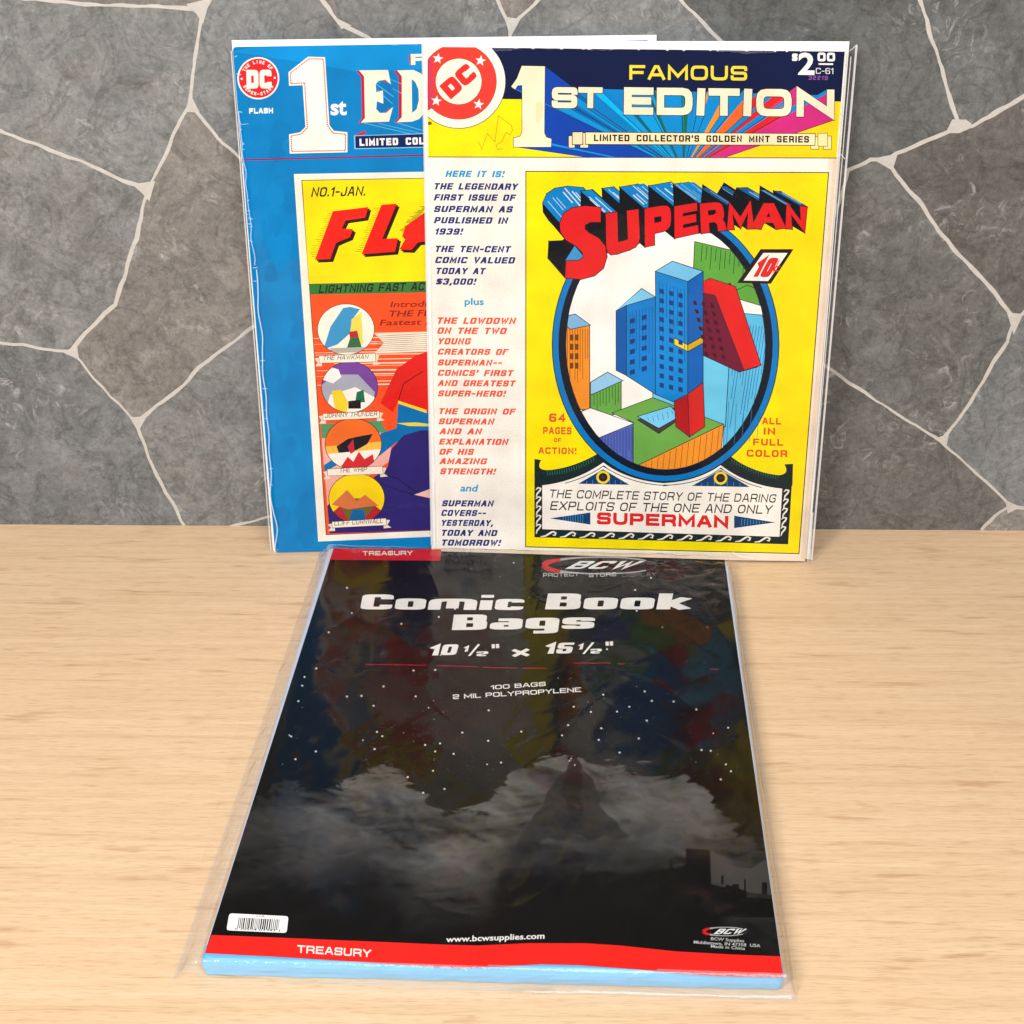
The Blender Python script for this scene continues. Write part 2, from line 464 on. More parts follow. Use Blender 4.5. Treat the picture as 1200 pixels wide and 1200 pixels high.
class Art:
    def __init__(s, plane):
        s.plane, s.items = plane, []            # items: (polygon, colour)
    def poly(s, pts, col, a=1.0):
        c = rgb(col)
        s.items.append((list(pts), (c[0], c[1], c[2], a)))
    def line(s, pts, wd, col, closed=False, cap=0):
        for q in ribbon(pts, wd, closed, cap):
            s.poly(q, col)
    def ell(s, cx, cy, rx, ry, col, n=40, a0=0, rot=0):
        s.poly(ellipse(cx, cy, rx, ry, n, rot), col)
    def glyphs(s, txt, x0, y0, x1, y1, h, t=.2, w=.75, gap=.22, shear=0.0, sp=.5, tilt=None, rr=.28):
        """list of letters, each a list of quads in pixels; x0,y0 -> x1,y1 is the base line"""
        x, lay = 0.0, []
        for ch in txt:
            if ch == ' ':
                x += sp * w + gap * .5; continue
            gw, st, sharp = G[ch]
            gw = gw * w
            lay.append((x, gw, st, sharp)); x += gw + t + gap * w
        tot = x - gap * w
        d = Vector((x1 - x0, y1 - y0)); ux = d / tot
        up = Vector((d.y, -d.x)).normalized() * h if tilt is None else Vector((tilt, -1)) * h
        res = []
        for gx, gw, st, sharp in lay:
            qs = []
            for pl in st:
                closed = pl[-1] == 'c'
                P = [(gx + t / 2 + p[0] * gw, t / 2 + p[1] * (1 - t)) for p in (pl[:-1] if closed else pl)]
                for q in stroke(P, t, 0 if sharp else rr * min(1, max(gw, .25)), closed, t / 2 if not closed and (sharp or pl[0][1] in (0, 1)) else 0):
                    qs.append([(x0 + ux.x * (a + shear * b) + up.x * b, y0 + ux.y * (a + shear * b) + up.y * b) for a, b in q])
            res.append(qs)
        return res
    def text(s, txt, x0, y0, x1, y1, h, col, **k):
        for g in s.glyphs(txt, x0, y0, x1, y1, h, **k):
            for q in g: s.poly(q, col)
    def btext(s, txt, x0, y0, x1, y1, h, col, bold=0.0, shear=0.0):
        """lettering from the built-in typeface, cap height h"""
        for tri in font_tris(txt, bold):
            pass
        tris, W = FONT[(txt, bold)]
        d = Vector((x1 - x0, y1 - y0)); ux = d / W
        up = Vector((d.y, -d.x)).normalized() * h
        for tri in tris:
            s.poly([(x0 + ux.x * a + up.x * b + d.normalized().x * shear * b * h, y0 + ux.y * a + up.y * b + d.normalized().y * shear * b * h) for a, b in tri], col)
    def build(s, name, material, parent, y=0.0):
        V, F, ids = [], [], []
        idx = {}
        for k, (pl, c) in enumerate(s.items):
            if len(pl) < 3: continue
            for tri in tess(pl):
                ar = (tri[1][0] - tri[0][0]) * (tri[2][1] - tri[0][1]) - (tri[2][0] - tri[0][0]) * (tri[1][1] - tri[0][1])
                if abs(ar) < 1e-3: continue
                f = []
                for p in (tri if ar > 0 else tri[::-1]):
                    key = (round(p[0] * 50), round(p[1] * 50))
                    if key not in idx:
                        idx[key] = len(V); V.append(Vector((key[0] / 50, key[1] / 50)))
                    f.append(idx[key])
                if len(set(f)) == 3:
                    F.append(f); ids.append(k)
        vo, eo, fo, ov, oe, of = delaunay_2d_cdt(V, [], F, 1, 1e-4)
        me = bpy.data.meshes.new(name)
        P = []
        for v in vo:
            u, z = s.plane.uv(v.x, v.y)
            P.append((u * IN, y * IN, z * IN))
        faces, cols = [], []
        for f, o in zip(fo, of):
            if not o: continue
            c = (vo[f[0]] + vo[f[1]] + vo[f[2]]) / 3
            for i in sorted(o, reverse=True):               # the topmost printed shape that really covers this spot
                a, b, d = (V[k] for k in F[i])
                if min((b - a).cross(c - a), (d - b).cross(c - b), (a - d).cross(c - d)) >= -1e-4:
                    faces.append(tuple(f)); cols.append(s.items[ids[i]][1]); break
        me.from_pydata(P, [], faces)
        at = me.color_attributes.new('ink', 'FLOAT_COLOR', 'CORNER')
        buf = []
        for p, c in zip(me.polygons, cols):
            buf += list(c) * p.loop_total
        at.data.foreach_set('color', buf)
        me.materials.append(material)
        me.update()
        o = bpy.data.objects.new(name, me)
        COL.objects.link(o)
        if parent: o.parent = parent
        print(name, len(s.items), len(F), len(faces))
        return o

def ellipse(cx, cy, rx, ry, n=40, rot=0):
    out = []
    for i in range(n):
        a = 2 * math.pi * i / n
        x, y = rx * math.cos(a), ry * math.sin(a)
        out.append((cx + x * math.cos(rot) - y * math.sin(rot), cy + x * math.sin(rot) + y * math.cos(rot)))
    return out

FONT = {}
def font_tris(txt, bold):
    if (txt, bold) in FONT: return []
    cu = bpy.data.curves.new('lettering', 'FONT')
    cu.body = txt; cu.size = 1; cu.offset = bold; cu.resolution_u = 3
    ob = bpy.data.objects.new('lettering', cu)
    me = bpy.data.meshes.new_from_object(ob)
    me.calc_loop_triangles()
    T = [[(me.vertices[i].co.x, me.vertices[i].co.y) for i in t.vertices] for t in me.loop_triangles]
    bpy.data.objects.remove(ob); bpy.data.curves.remove(cu); bpy.data.meshes.remove(me)
    mn = min(p[0] for t in T for p in t); mxx = max(p[0] for t in T for p in t)
    CAP = 0.73
    FONT[(txt, bold)] = ([[((p[0] - mn), p[1] / CAP) for p in t] for t in T], mxx - mn)
    return []

# ------------------------------------------------------------------ the wall's stones and joints
wall_plane = Plane((0, 0, 0), (1, 0, 0), (0, 0, 1))
wa = Art(wall_plane)
WALL = [(-560, 616), (1760, 624), (2350, -330), (-1150, -330)]
wa.poly(WALL, (134, 130, 126))
J = dict(a=(238, 10), b=(222, 121), c=(173, 221), d=(84, 412), e=(160, 495), f=(597, 33), g=(1126, 150), h=(1040, 186), i=(993, 199),
         j=(1189, 374), k=(1103, 517), l=(1184, 593))
def stone(pts, col): wa.poly(pts, (col[0] * .935, col[1] * .985, col[2] * 1.03))
stone([(-300, 0), (-300, 120), (0, 153), (30, 165), (80, 184), (115, 198), J['c'], (190, 190), J['b'], (228, 70), J['a'], (170, 7), (50, 0), (0, -8)], (142, 137, 131))
stone([(0, 153), (30, 165), (80, 184), (115, 198), J['c'], (160, 280), (135, 357), (100, 390), J['d'], (25, 404), (-200, 380)], (143, 138, 131))
stone([J['d'], (25, 404), (-200, 380), (-200, 617), (215, 617), (180, 550), J['e'], (130, 465)], (128, 124, 120))
stone([J['e'], (180, 550), (215, 617), (320, 617), (420, 590), (420, 330), (297, 383), (260, 410), (215, 452)], (140, 134, 128))
stone([(398, 28), (375, 0), (300, -60), (247, 0), J['a'], J['b'], (282, 186), (420, 260), (520, 150)], (136, 132, 128))
stone([J['f'], (583, 0), (560, -80), (375, -60), (398, 28), (520, 120)], (133, 129, 125))
stone([J['f'], (632, 0), (700, -90), (798, 0), (823, 25), (900, 90), (620, 120)], (138, 133, 128))
stone([(798, 0), (823, 25), (900, 90), J['i'], J['h'], J['g'], (1104, 80), (1079, 0), (1040, -110), (900, -90)], (108, 105, 100))
stone([J['g'], (1200, 112), (1400, 40), (1300, -150), (1040, -110), (1079, 0), (1104, 80)], (112, 109, 105))
stone([J['h'], J['g'], (1200, 112), (1400, 100), (1400, 300), J['j'], (1123, 298), (1080, 240)], (112, 104, 97))
stone([J['i'], J['h'], (1080, 240), (1123, 298), J['j'], (1160, 432), J['k'], (1000, 452), (940, 400), (950, 250)], (122, 117, 110))
stone([J['j'], (1160, 432), J['k'], J['l'], (1300, 590), (1400, 330), (1200, 367)], (133, 129, 126))
stone([J['k'], (1040, 478), (900, 390), (880, 621), (1150, 621), J['l']], (116, 109, 103))
stone([(-300, 0), (-300, 120), (-560, 230), (-900, 60), (-800, -330), (-420, -330)], (122, 118, 113))
stone([(1400, 40), (1400, 330), (1620, 420), (1900, 180), (1700, -150), (1500, -160)], (126, 119, 111))
GR = (203, 199, 193)
def grout(pts, wd):
    # densify and wobble the joint's edges
    P = []
    for (x0, y0), (x1, y1) in zip(pts[:-1], pts[1:]):
        n = max(1, int(math.hypot(x1 - x0, y1 - y0) / 7))
        for k in range(n):
            P.append((x0 + (x1 - x0) * k / n, y0 + (y1 - y0) * k / n))
    P.append(pts[-1])
    P = [(x + noise.noise((x * .06, y * .06, 1)) * 1.6, y + noise.noise((x * .06, y * .06, 9)) * 1.6) for x, y in P]
    W = [wd * .68 * (1 + .55 * noise.noise((x * .045, y * .045, 4))) for x, y in P]
    c = rgb(GR)
    for q in ribbon(P, W):
        wa.items.append((q, (c[0], c[1], c[2], 0.0)))
def tri(*pts):
    c = rgb(GR); wa.items.append((list(pts), (c[0], c[1], c[2], 0.0)))
grout([(0, -6), (50, 0), (100, 5), (170, 7), J['a']], 6)
grout([(250, -12), J['a'], (228, 70), J['b']], 5.5); tri((218, 5), (250, -3), (243, 10), (238, 28), (230, 16))
grout([J['b'], (240, 143), (262, 168), (284, 188), (420, 260)], 4.5); tri((222, 108), (234, 132), (218, 131))
grout([J['b'], (205, 155), (190, 190), J['c']], 6)
grout([J['c'], (145, 212), (115, 198), (80, 184), (60, 176), (30, 165), (0, 153), (-120, 130), (-300, 120)], 6.5); tri((155, 216), (182, 212), (175, 236), (166, 226))
grout([J['c'], (165, 255), (160, 280), (153, 300), (145, 327), (135, 357), (118, 374), (100, 390), J['d']], 7)
grout([J['d'], (50, 409), (25, 404), (0, 402), (-200, 380)], 5); tri((74, 413), (90, 404), (93, 422))
grout([J['d'], (105, 437), (130, 465), J['e']], 4)
grout([J['e'], (185, 475), (215, 452), (232, 431), (260, 410), (280, 396), (297, 383), (420, 330)], 6); tri((152, 489), (172, 488), (162, 506))
grout([J['e'], (165, 510), (180, 550), (195, 577), (216, 616)], 5)
grout([(270, 617), (315, 606), (420, 590)], 4)
grout([(375, -2), (398, 28), (431, 43), (520, 120)], 7); tri((392, 20), (412, 30), (400, 34))
grout([(580, -8), (590, 18), J['f'], (620, 10), (636, -6)], 6); tri((591, 20), (610, 22), (598, 44))
grout([J['f'], (599, 60), (620, 120)], 6)
grout([(792, -6), (823, 25), (843, 48), (900, 90)], 6)
grout([(1077, -6), (1092, 45), (1104, 80), (1110, 105), (1118, 130), J['g']], 7)
grout([J['g'], (1140, 148), (1165, 133), (1185, 122), (1206, 109), (1400, 40)], 7.5); tri((1116, 140), (1132, 140), (1142, 148), (1124, 156), (1108, 156))
grout([J['g'], (1105, 157), (1080, 167), (1050, 180), J['h'], (1020, 187), J['i'], (986, 230), (960, 300)], 6); tri((1022, 186), (1052, 180), (1046, 200))
grout([J['h'], (1050, 205), (1060, 217), (1080, 240), (1100, 270), (1123, 298), (1150, 325), (1175, 355), J['j']], 7)
grout([J['j'], (1206, 362), (1400, 330)], 7); tri((1180, 366), (1199, 368), (1188, 392))
grout([J['j'], (1180, 400), (1160, 432), (1145, 460), (1120, 495), J['k']], 6)
grout([J['k'], (1080, 503), (1040, 478), (1000, 452), (965, 426), (900, 390)], 4.5); tri((1096, 514), (1112, 508), (1109, 524))
grout([J['k'], (1120, 533), (1150, 560), (1175, 583), J['l']], 4.5)
grout([J['l'], (1210, 597), (1300, 590)], 6); tri((1178, 586), (1196, 594), (1181, 602))
grout([J['l'], (1165, 605), (1150, 621)], 4.5)
# joints beyond the picture, so that the pattern goes on
grout([(-300, 120), (-300, 0), (0, -6)], 6); grout([(-300, 120), (-560, 230), (-700, 620)], 6); grout([(-200, 380), (-420, 430), (-520, 617)], 6)
grout([(-300, 0), (-420, -330)], 6); grout([(250, -12), (300, -60), (375, -2)], 6); grout([(300, -60), (330, -330)], 6)
grout([(580, -8), (560, -80), (375, -60)], 6); grout([(636, -6), (700, -90), (792, -6)], 6); grout([(700, -90), (720, -330)], 6)
grout([(1077, -6), (1040, -110), (900, -90), (792, -6)], 6); grout([(1040, -110), (1100, -330)], 6)
grout([(1400, 40), (1400, 330), (1620, 420), (1660, 622)], 6); grout([(1400, 330), (1300, 590), (1310, 622)], 6)
grout([(1400, 40), (1500, -160), (1620, -330)], 6); grout([(1620, 420), (1900, 180)], 6)
wall_art = wa.build('wall', wall_material(), None, 0.0)
setting(wall_art)
# a real board of tile: the face gets its thickness behind
bm = bmesh.new(); bm.from_mesh(wall_art.data)
lay = bm.loops.layers.float_color.get('ink')
bd = [wall_plane.uv(*p) for p in WALL]
fr = [bm.verts.new((u * IN, 0.0015, z * IN)) for u, z in bd]
bk = [bm.verts.new((u * IN, .5 * IN, z * IN)) for u, z in bd]
newf = [bm.faces.new(bk)]
for i in range(4):
    newf.append(bm.faces.new((fr[i], fr[(i + 1) % 4], bk[(i + 1) % 4], bk[i])))
for f in newf:
    for l in f.loops: l[lay] = (.2, .19, .18, 1)
bmesh.ops.recalc_face_normals(bm, faces=newf)
bm.to_mesh(wall_art.data); bm.free()

def thing(name, label, cat, plane, group=None):
    o = bpy.data.objects.new(name, None)
    COL.objects.link(o)
    o.empty_display_size = .05
    o.matrix_world = plane.matrix()
    o['label'], o['category'] = label, cat
    if group: o['group'] = group
    return o

def uvs(plane, pts): return [plane.uv(*p) for p in pts]

# ------------------------------------------------------------------ the yellow and white magazine in front
ex, ez = axes(-0.0341, 0.0878, 0.0044)
SP = Plane(Vector((7.8894, -2.0163, 0.0792)) - 10 * ex, ex, ez)
A = Art(SP)
CREAM, INKB, NAVY, YEL = (254, 247, 236), (28, 24, 26), (6, 22, 66), (255, 236, 8)
#@@COVER1@@
S_COVER = rounded([(500, 54.3), (992, 60), (943.2, 657.6), (508.4, 652)], 4, True)
A.poly(S_COVER, CREAM)
A.poly([(971, 185), (982.5, 184), (943.4, 657.6), (509, 651.8), (509, 642), (936, 650)], (246, 229, 208))
A.poly([(977, 185), (981, 184), (943.4, 657.6), (938.5, 655)], (236, 214, 190))
A.poly([(501.5, 55), (990, 60.5), (985.5, 119), (500.7, 115.5)], NAVY)
A.poly([(500.7, 115.5), (985.5, 119), (980.3, 185), (501, 183.6)], YEL)
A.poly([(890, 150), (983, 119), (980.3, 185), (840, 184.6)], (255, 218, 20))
VP = (801, 201)
def fly(p, yb=184.2):
    t = (yb - p[1]) / (VP[1] - p[1]); return (p[0] + (VP[0] - p[0]) * t, yb)
def zm2(*pts): return [(x / 4.4444 + 490, y / 4.4444 + 30) for x, y in pts]
def zm3(*pts): return [(x / 4.2857 + 740, y / 4.2857 + 30) for x, y in pts]
one = zm2((540, 210), (660, 212), (657, 560), (668, 582), (694, 590), (692, 632), (497, 632), (497, 585), (530, 578), (542, 555), (542, 310), (518, 312), (505, 332), (485, 318), (515, 275))
def extrude(poly, ca, cb):
    for i in range(len(poly)):
        p, q = poly[i], poly[(i + 1) % len(poly)]
        if p[1] > 183 or q[1] > 183: continue
        quad = [p, q, fly(q), fly(p)]
        A.poly(quad, ca if abs(p[0] - q[0]) > abs(p[1] - q[1]) else cb)
A.poly([(693, 104), (978, 112), fly((975, 137)), fly((690, 127))], (0, 135, 212))
extrude(one, (0, 150, 225), (10, 68, 178))
EDL = [('S', 646.5, 676.5), ('T', 677.5, 705.8), ('E', 731, 765.5), ('D', 769.5, 811.5), ('I', 816, 825.3), ('T', 830, 866.5), ('I', 870.8, 880.3), ('O', 886, 927.5), ('N', 933.3, 977.5)]
SK = (0, 142, 216)
RAY = [((0, 150, 225), (0, 100, 175)), ((0, 190, 250), (0, 130, 205)), ((0, 160, 230), (10, 100, 120)), (SK, (20, 110, 80)), (SK, (255, 224, 40)),
       (SK, (255, 150, 50)), (SK, (255, 106, 40)), (SK, (226, 34, 42)), (SK, (212, 44, 130))]
fronts = []
for i, ((ch, xa, xb), (ca, cb)) in enumerate(zip(EDL, RAY)):
    yb = 126.5 if i < 2 else 134.2 + (xa - 731) * .012
    hh = 24.5 if i < 2 else 32
    gl = A.glyphs(ch, xa, yb, xb, yb + .4, hh, t=.27 if ch != 'I' else .27, w=max(.05, (xb - xa) / hh - .27) if ch != 'I' else .6)[0]
    fronts.append(gl)
for gl, (ca, cb) in sorted(zip(fronts, RAY), key=lambda z: -abs(z[0][0][0][0] - 801)):
    for q in gl: extrude(q, ca, cb)
    bot = max(max(p[1] for p in q) for q in gl)
    xs = [p[0] for q in gl for p in q if p[1] > bot - .8]
    for x in (min(xs), max(xs)):
        A.line([(x, bot), fly((x, bot))], .7, (20, 30, 60))
for gl in fronts:
    for q in gl: A.line(q, 1.6, INKB, True)
for gl in fronts:
    for q in gl: A.poly(q, (255, 240, 208))
A.line(one, 1.3, INKB, True)
A.poly(one, (255, 243, 208))
A.poly(zm2((612, 400), (650, 395), (650, 470), (630, 515), (612, 505)), (246, 228, 180))
A.text('FAMOUS', 737.5, 93.2, 875.5, 94.4, 17, (255, 226, 60), t=.2, w=1.0, gap=.2)
A.text('$', 928, 71.6, 934.5, 71.8, 9.3, (250, 248, 246), t=.3, w=.5)
A.btext('2', 935.2, 86.6, 954.5, 86.9, 25.5, (250, 248, 246), bold=.03)
A.text('00', 958, 71.8, 978.5, 72, 10.3, (250, 248, 246), t=.27, w=.7)
A.line([(959.3, 75), (976.3, 75.2)], 1.9, (250, 248, 246))
A.text('C-61', 956, 86.4, 976.5, 86.7, 6.8, (235, 232, 238), t=.13, w=.55)
A.text('32219', 947.5, 93.4, 970, 93.8, 4.8, (150, 90, 176), t=.17, w=.55, gap=.5)
# round emblem cut off by the cover's edge
win = [(501, 55), (640, 56), (640, 183), (501, 183)]
for r, c in ((55.4, (60, 50, 40)), (54.6, (254, 246, 232)), (44.6, (110, 60, 40)), (44, (246, 62, 50)), (27.4, (120, 60, 40)), (26.8, (254, 244, 226))):
    A.poly(clip(ellipse(537.5, 95.5, r, r, 64), win), c)
A.poly(clip([(501, 70), (507, 64), (509, 125), (501, 130)], win), (214, 62, 88))
for sx, sy in ((103, 172), (325, 183), (95, 392), (315, 410)):
    cx, cy = sx / 4.4444 + 490, sy / 4.4444 + 30
    A.poly([(cx + (6.6 if k % 2 == 0 else 2.7) * math.sin(k * math.pi / 5 + .15), cy - (6.6 if k % 2 == 0 else 2.7) * math.cos(k * math.pi / 5 + .15)) for k in range(10)], (255, 250, 246))
ca_, sa_ = math.cos(math.radians(-41)), math.sin(math.radians(-41))
for g in A.glyphs('DC', -21, 10.5, 21, 10.5, 21, t=.32, w=.5, gap=.14):
    for q in g:
        A.poly([(537.3 + x * ca_ - y * sa_, 95 + x * sa_ + y * ca_) for x, y in q], (240, 48, 44))
# scribble on the yellow
A.line(zm2((312, 600), (332, 645), (360, 562), (400, 605), (418, 470), (470, 508), (485, 518), (492, 545), (478, 570), (458, 555), (435, 605), (405, 622), (415, 645), (440, 640)), .8, (205, 150, 20))
# scroll with the series title
for x0, x1, y0, y1 in ((785, 815, 575, 635), (845, 885, 560, 635), (805, 856, 556, 618)):
    A.poly(zm2((x0 - 4, y0 - 4), (x1 + 4, y0 - 4), (x1 + 4, y1 + 4), (x0 - 4, y1 + 4)), (30, 26, 30)); A.poly(zm2((x0, y0), (x1, y0), (x1, y1), (x0, y1)), (255, 234, 190))
for x0, x1, y0, y1 in ((902, 940, 560, 620), (965, 1003, 556, 620), (938, 984, 542, 604)):
    A.poly(zm3((x0 - 3, y0 - 3), (x1 + 3, y0 - 3), (x1 + 3, y1 + 3), (x0 - 3, y1 + 3)), (90, 66, 26)); A.poly(zm3((x0, y0), (x1, y0), (x1, y1), (x0, y1)), (255, 236, 170))
A.poly([(685.5, 154.4), (956, 156.2), (955.4, 170.8), (685.5, 169.6)], (40, 34, 30))
A.poly([(686.3, 155.3), (955.2, 157), (954.6, 169.9), (686.3, 168.7)], (255, 238, 192))
A.text("LIMITED COLLECTOR'S GOLDEN MINT SERIES", 696, 165.4, 948, 167.2, 7.8, (34, 26, 24), t=.215, w=.46, gap=.36, sp=1.3)
A.line([(500.8, 183.9), (980.3, 185.2)], 1.0, (60, 46, 20))
#--- side bar lettering
NV, RD, LB = (36, 50, 122), (240, 92, 66), (28, 160, 214)
def side(txt, sc, ox, oy, x0, x1, yb, col, h=7.6):
    A.text(txt, ox + x0 / sc, oy + yb / sc, ox + x1 / sc - 1.4, oy + yb / sc + (x1 - x0) * .006 / sc, h, col, t=.245, w=.44, gap=.3, shear=.22, sp=1.05)
for txt, x0, x1, yb, col in (('HERE IT IS!', 133, 482, 137, LB), ('THE LEGENDARY', 63, 560, 210, NV), ('FIRST ISSUE OF', 66, 547, 275, NV), ('SUPERMAN AS', 65, 530, 343, NV), ('PUBLISHED IN', 66, 502, 409, NV),
        ('1939!', 69, 238, 475, NV), ('THE TEN-CENT', 69, 518, 577, NV), ('COMIC VALUED', 72, 543, 642, NV), ('TODAY AT', 74, 370, 706, NV), ('$3,000!', 77, 316, 768, NV),
        ('THE LOWDOWN', 81, 548, 997, RD), ('ON THE TWO', 84, 494, 1056, RD), ('YOUNG', 86, 285, 1118, RD)):
    side(txt, 5, 495, 180, x0, x1, yb, col)
for txt, x0, x1, yb, col in (('CREATORS OF', 84, 484, 27, RD), ('SUPERMAN--', 84, 450, 88, RD), ("COMICS' FIRST", 84, 512, 146, RD), ('AND GREATEST', 85, 524, 204, RD), ('SUPER-HERO!', 85, 470, 262, RD),
        ('THE ORIGIN OF', 87, 524, 362, RD), ('SUPERMAN', 89, 405, 419, RD), ('AND AN', 94, 335, 475, RD), ('EXPLANATION', 92, 484, 533, RD), ('OF HIS', 93, 290, 590, RD), ('AMAZING', 95, 364, 643, RD),
        ('STRENGTH!', 97, 414, 700, RD), ('SUPERMAN', 108, 402, 880, NV), ('COVERS--', 104, 360, 934, NV), ('YESTERDAY,', 103, 402, 990, NV), ('TODAY AND', 102, 422, 1046, NV), ('TOMORROW!', 102, 442, 1101, NV)):
    side(txt, 4.8, 495, 410, x0, x1, yb, col, 7.2)
A.btext('plus', 544.4, 357, 567, 357.3, 8.2, LB, bold=.025)
A.btext('and', 539, 575.6, 559, 575.9, 8.2, LB, bold=.025, shear=.2)
#--- yellow panel
PANEL = [(616.3, 200.8), (971, 202.3), (936.2, 648.8), (616.0, 640.8)]
A.poly(PANEL, (255, 233, 0))
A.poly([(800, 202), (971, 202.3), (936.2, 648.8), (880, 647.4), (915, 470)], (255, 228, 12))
A.line(PANEL, 1.1, (60, 50, 20), True)
# oval window
OC = (780, 404)
A.ell(*OC, 133.4, 161, (16, 26, 40), 72); A.ell(*OC, 132.3, 160, (0, 122, 200), 72); A.ell(*OC, 125.6, 153.4, (8, 22, 40), 72)
PIC = ellipse(OC[0], OC[1], 117, 146.5, 64)
A.poly(PIC, (253, 250, 244))
def city(pts, col, edge=True):
    c = clip(pts, PIC)
    if len(c) > 2:
        A.poly(c, col)
        if edge: A.line(c, .9, (30, 36, 50), True)
def hatch(p, q, vec, n, col, wd=.7):
    for k in range(n):
        t = (k + .5) / n
        x, y = p[0] + (q[0] - p[0]) * t, p[1] + (q[1] - p[1]) * t
        L_ = random.uniform(.35, .9)
        c = clip([(x, y), (x + wd, y), (x + wd + vec[0] * L_, y + vec[1] * L_), (x + vec[0] * L_, y + vec[1] * L_)], PIC)
        if len(c) > 2: A.poly(c, col)
# a plain town of painted blocks
city([(814, 283), (885, 300), (905, 330), (880, 342), (812, 330)], (96, 168, 66)); hatch((820, 286), (880, 302), (-3, 38), 11, (24, 60, 30))
city([(812, 330), (880, 342), (902, 330), (915, 360), (850, 346), (815, 352)], (252, 226, 70))
city([(850, 346), (876, 334), (900, 344), (905, 362)], (96, 168, 66))
city([(856, 366), (925, 372), (925, 560), (846, 545)], (92, 196, 240)); hatch((864, 380), (915, 384), (-22, 150), 15, (30, 100, 170))
city([(765, 420), (856, 400), (850, 500), (765, 470)], (110, 208, 245))
city([(660, 371), (674, 368), (691, 381), (691, 480), (655, 480)], (250, 150, 40)); hatch((663, 384), (690, 386), (0, 90), 9, (150, 80, 20))
city([(655, 372), (674, 368), (692, 381), (668, 386)], (130, 190, 235))
for k in range(4):
    for x in (668, 674):
        A.poly(clip([(x, 392 + k * 11), (x + 4, 392 + k * 11), (x + 4, 399 + k * 11), (x, 399 + k * 11)], PIC), (120, 66, 20))
city([(692, 462), (728, 447), (728, 484), (692, 492)], (104, 172, 74)); hatch((694, 462), (726, 449), (0, 30), 9, (24, 70, 30))
city([(692, 448), (712, 436), (730, 446), (692, 463)], (150, 205, 240))
city([(684, 480), (742, 495), (742, 560), (680, 540), (660, 500)], (84, 104, 190)); hatch((700, 512), (742, 500), (0, 60), 12, (40, 50, 120))
city([(660, 490), (692, 478), (743, 496), (702, 513)], (250, 248, 246))
city([(742, 495), (717, 484), (765, 466), (848, 497), (742, 548)], (110, 172, 76))
city([(742, 548), (848, 497), (842, 560), (742, 580)], (246, 152, 44)); hatch((746, 548), (846, 499), (-6, 60), 14, (160, 84, 24))
city([(747, 492), (790, 478), (798, 490), (772, 508)], (70, 60, 50)); city([(747, 488), (786, 476), (797, 488), (772, 502)], (120, 205, 245)); hatch((756, 490), (790, 480), (2, 9), 6, (40, 110, 160), .6)
# tall blue and red blocks in the middle of the town
city([(806, 340), (856, 332), (888, 430), (866, 436), (806, 408)], (112, 22, 54)); city([(806, 340), (832, 326), (862, 336), (892, 428), (872, 434), (838, 346)], (226, 34, 36))
city([(768, 318), (806, 330), (806, 478), (768, 462)], (0, 138, 220)); city([(806, 330), (824, 318), (824, 462), (806, 478)], (0, 100, 190)); city([(768, 318), (788, 306), (824, 318), (806, 330)], (120, 200, 245))
city([(734, 358), (768, 348), (768, 462), (734, 440)], (0, 128, 212)); city([(722, 364), (734, 358), (734, 440), (722, 434)], (0, 92, 176)); city([(722, 364), (752, 338), (768, 348), (734, 358)], (130, 205, 245))
city([(790, 396), (806, 404), (806, 412), (790, 404)], (250, 220, 40)); city([(806, 404), (824, 394), (824, 402), (806, 412)], (220, 180, 30))
city([(806, 462), (824, 448), (826, 500), (808, 512)], (216, 38, 36)); city([(790, 470), (806, 462), (808, 512), (792, 500)], (180, 26, 32))
hatch((770, 330), (804, 340), (0, 110), 8, (0, 84, 160)); hatch((736, 366), (766, 358), (0, 84), 8, (0, 84, 160))
for k in range(11):
    for c in range(3):
        A.poly([(773 + c * 11, 338 + k * 11 + c * 2.4), (778 + c * 11, 339.4 + k * 11 + c * 2.4), (778 + c * 11, 345 + k * 11 + c * 2.4), (773 + c * 11, 343.6 + k * 11 + c * 2.4)], (10, 60, 130))
for k in range(7):
    for c in range(3):
        A.poly([(812 + c * 10 + k * 2.2, 352 + k * 10 + c * 1.5), (816 + c * 10 + k * 2.2, 353 + k * 10 + c * 1.5), (817 + c * 10 + k * 2.2, 358 + k * 10 + c * 1.5), (813 + c * 10 + k * 2.2, 357 + k * 10 + c * 1.5)], (70, 8, 34))
for k in range(6):
    for c in range(2):
        A.poly([(738 + c * 14, 374 + k * 12 - c * 4), (744 + c * 14, 372.4 + k * 12 - c * 4), (744 + c * 14, 378 + k * 12 - c * 4), (738 + c * 14, 379.6 + k * 12 - c * 4)], (10, 60, 130))
for k in range(5): A.line([(854 + k * 9, 470 + k * 3), (851 + k * 9, 530 - k * 4)], .6, (40, 110, 170))
# big block lettering of the title
def zm8(*pts): return [(x / 3.158 + 600, y / 3.158 + 190) for x, y in pts]
SL = zm8((328, 168), (270, 162), (222, 170), (192, 190), (177, 225), (180, 258), (200, 288), (240, 312), (262, 335), (264, 352), (250, 364), (200, 366), (197, 428), (255, 433), (305, 420), (338, 392), (351, 350), (345, 312), (322, 282), (285, 262), (270, 248), (270, 232), (290, 222), (328, 222))
LETQ = [('U', (347, 190), (468, 174), (474, 312), (350, 352), .27), ('P', (491, 172), (588, 156), (588, 292), (492, 314), .27), ('E', (601, 164), (684, 150), (690, 262), (602, 282), .26),
        ('R', (695, 154), (778, 146), (794, 252), (700, 264), .25), ('M', (798, 160), (890, 152), (896, 246), (796, 250), .21), ('A', (900, 152), (1000, 152), (1010, 246), (888, 246), .23), ('N', (1012, 158), (1092, 166), (1088, 250), (1012, 246), .24)]
letters = [[SL]]
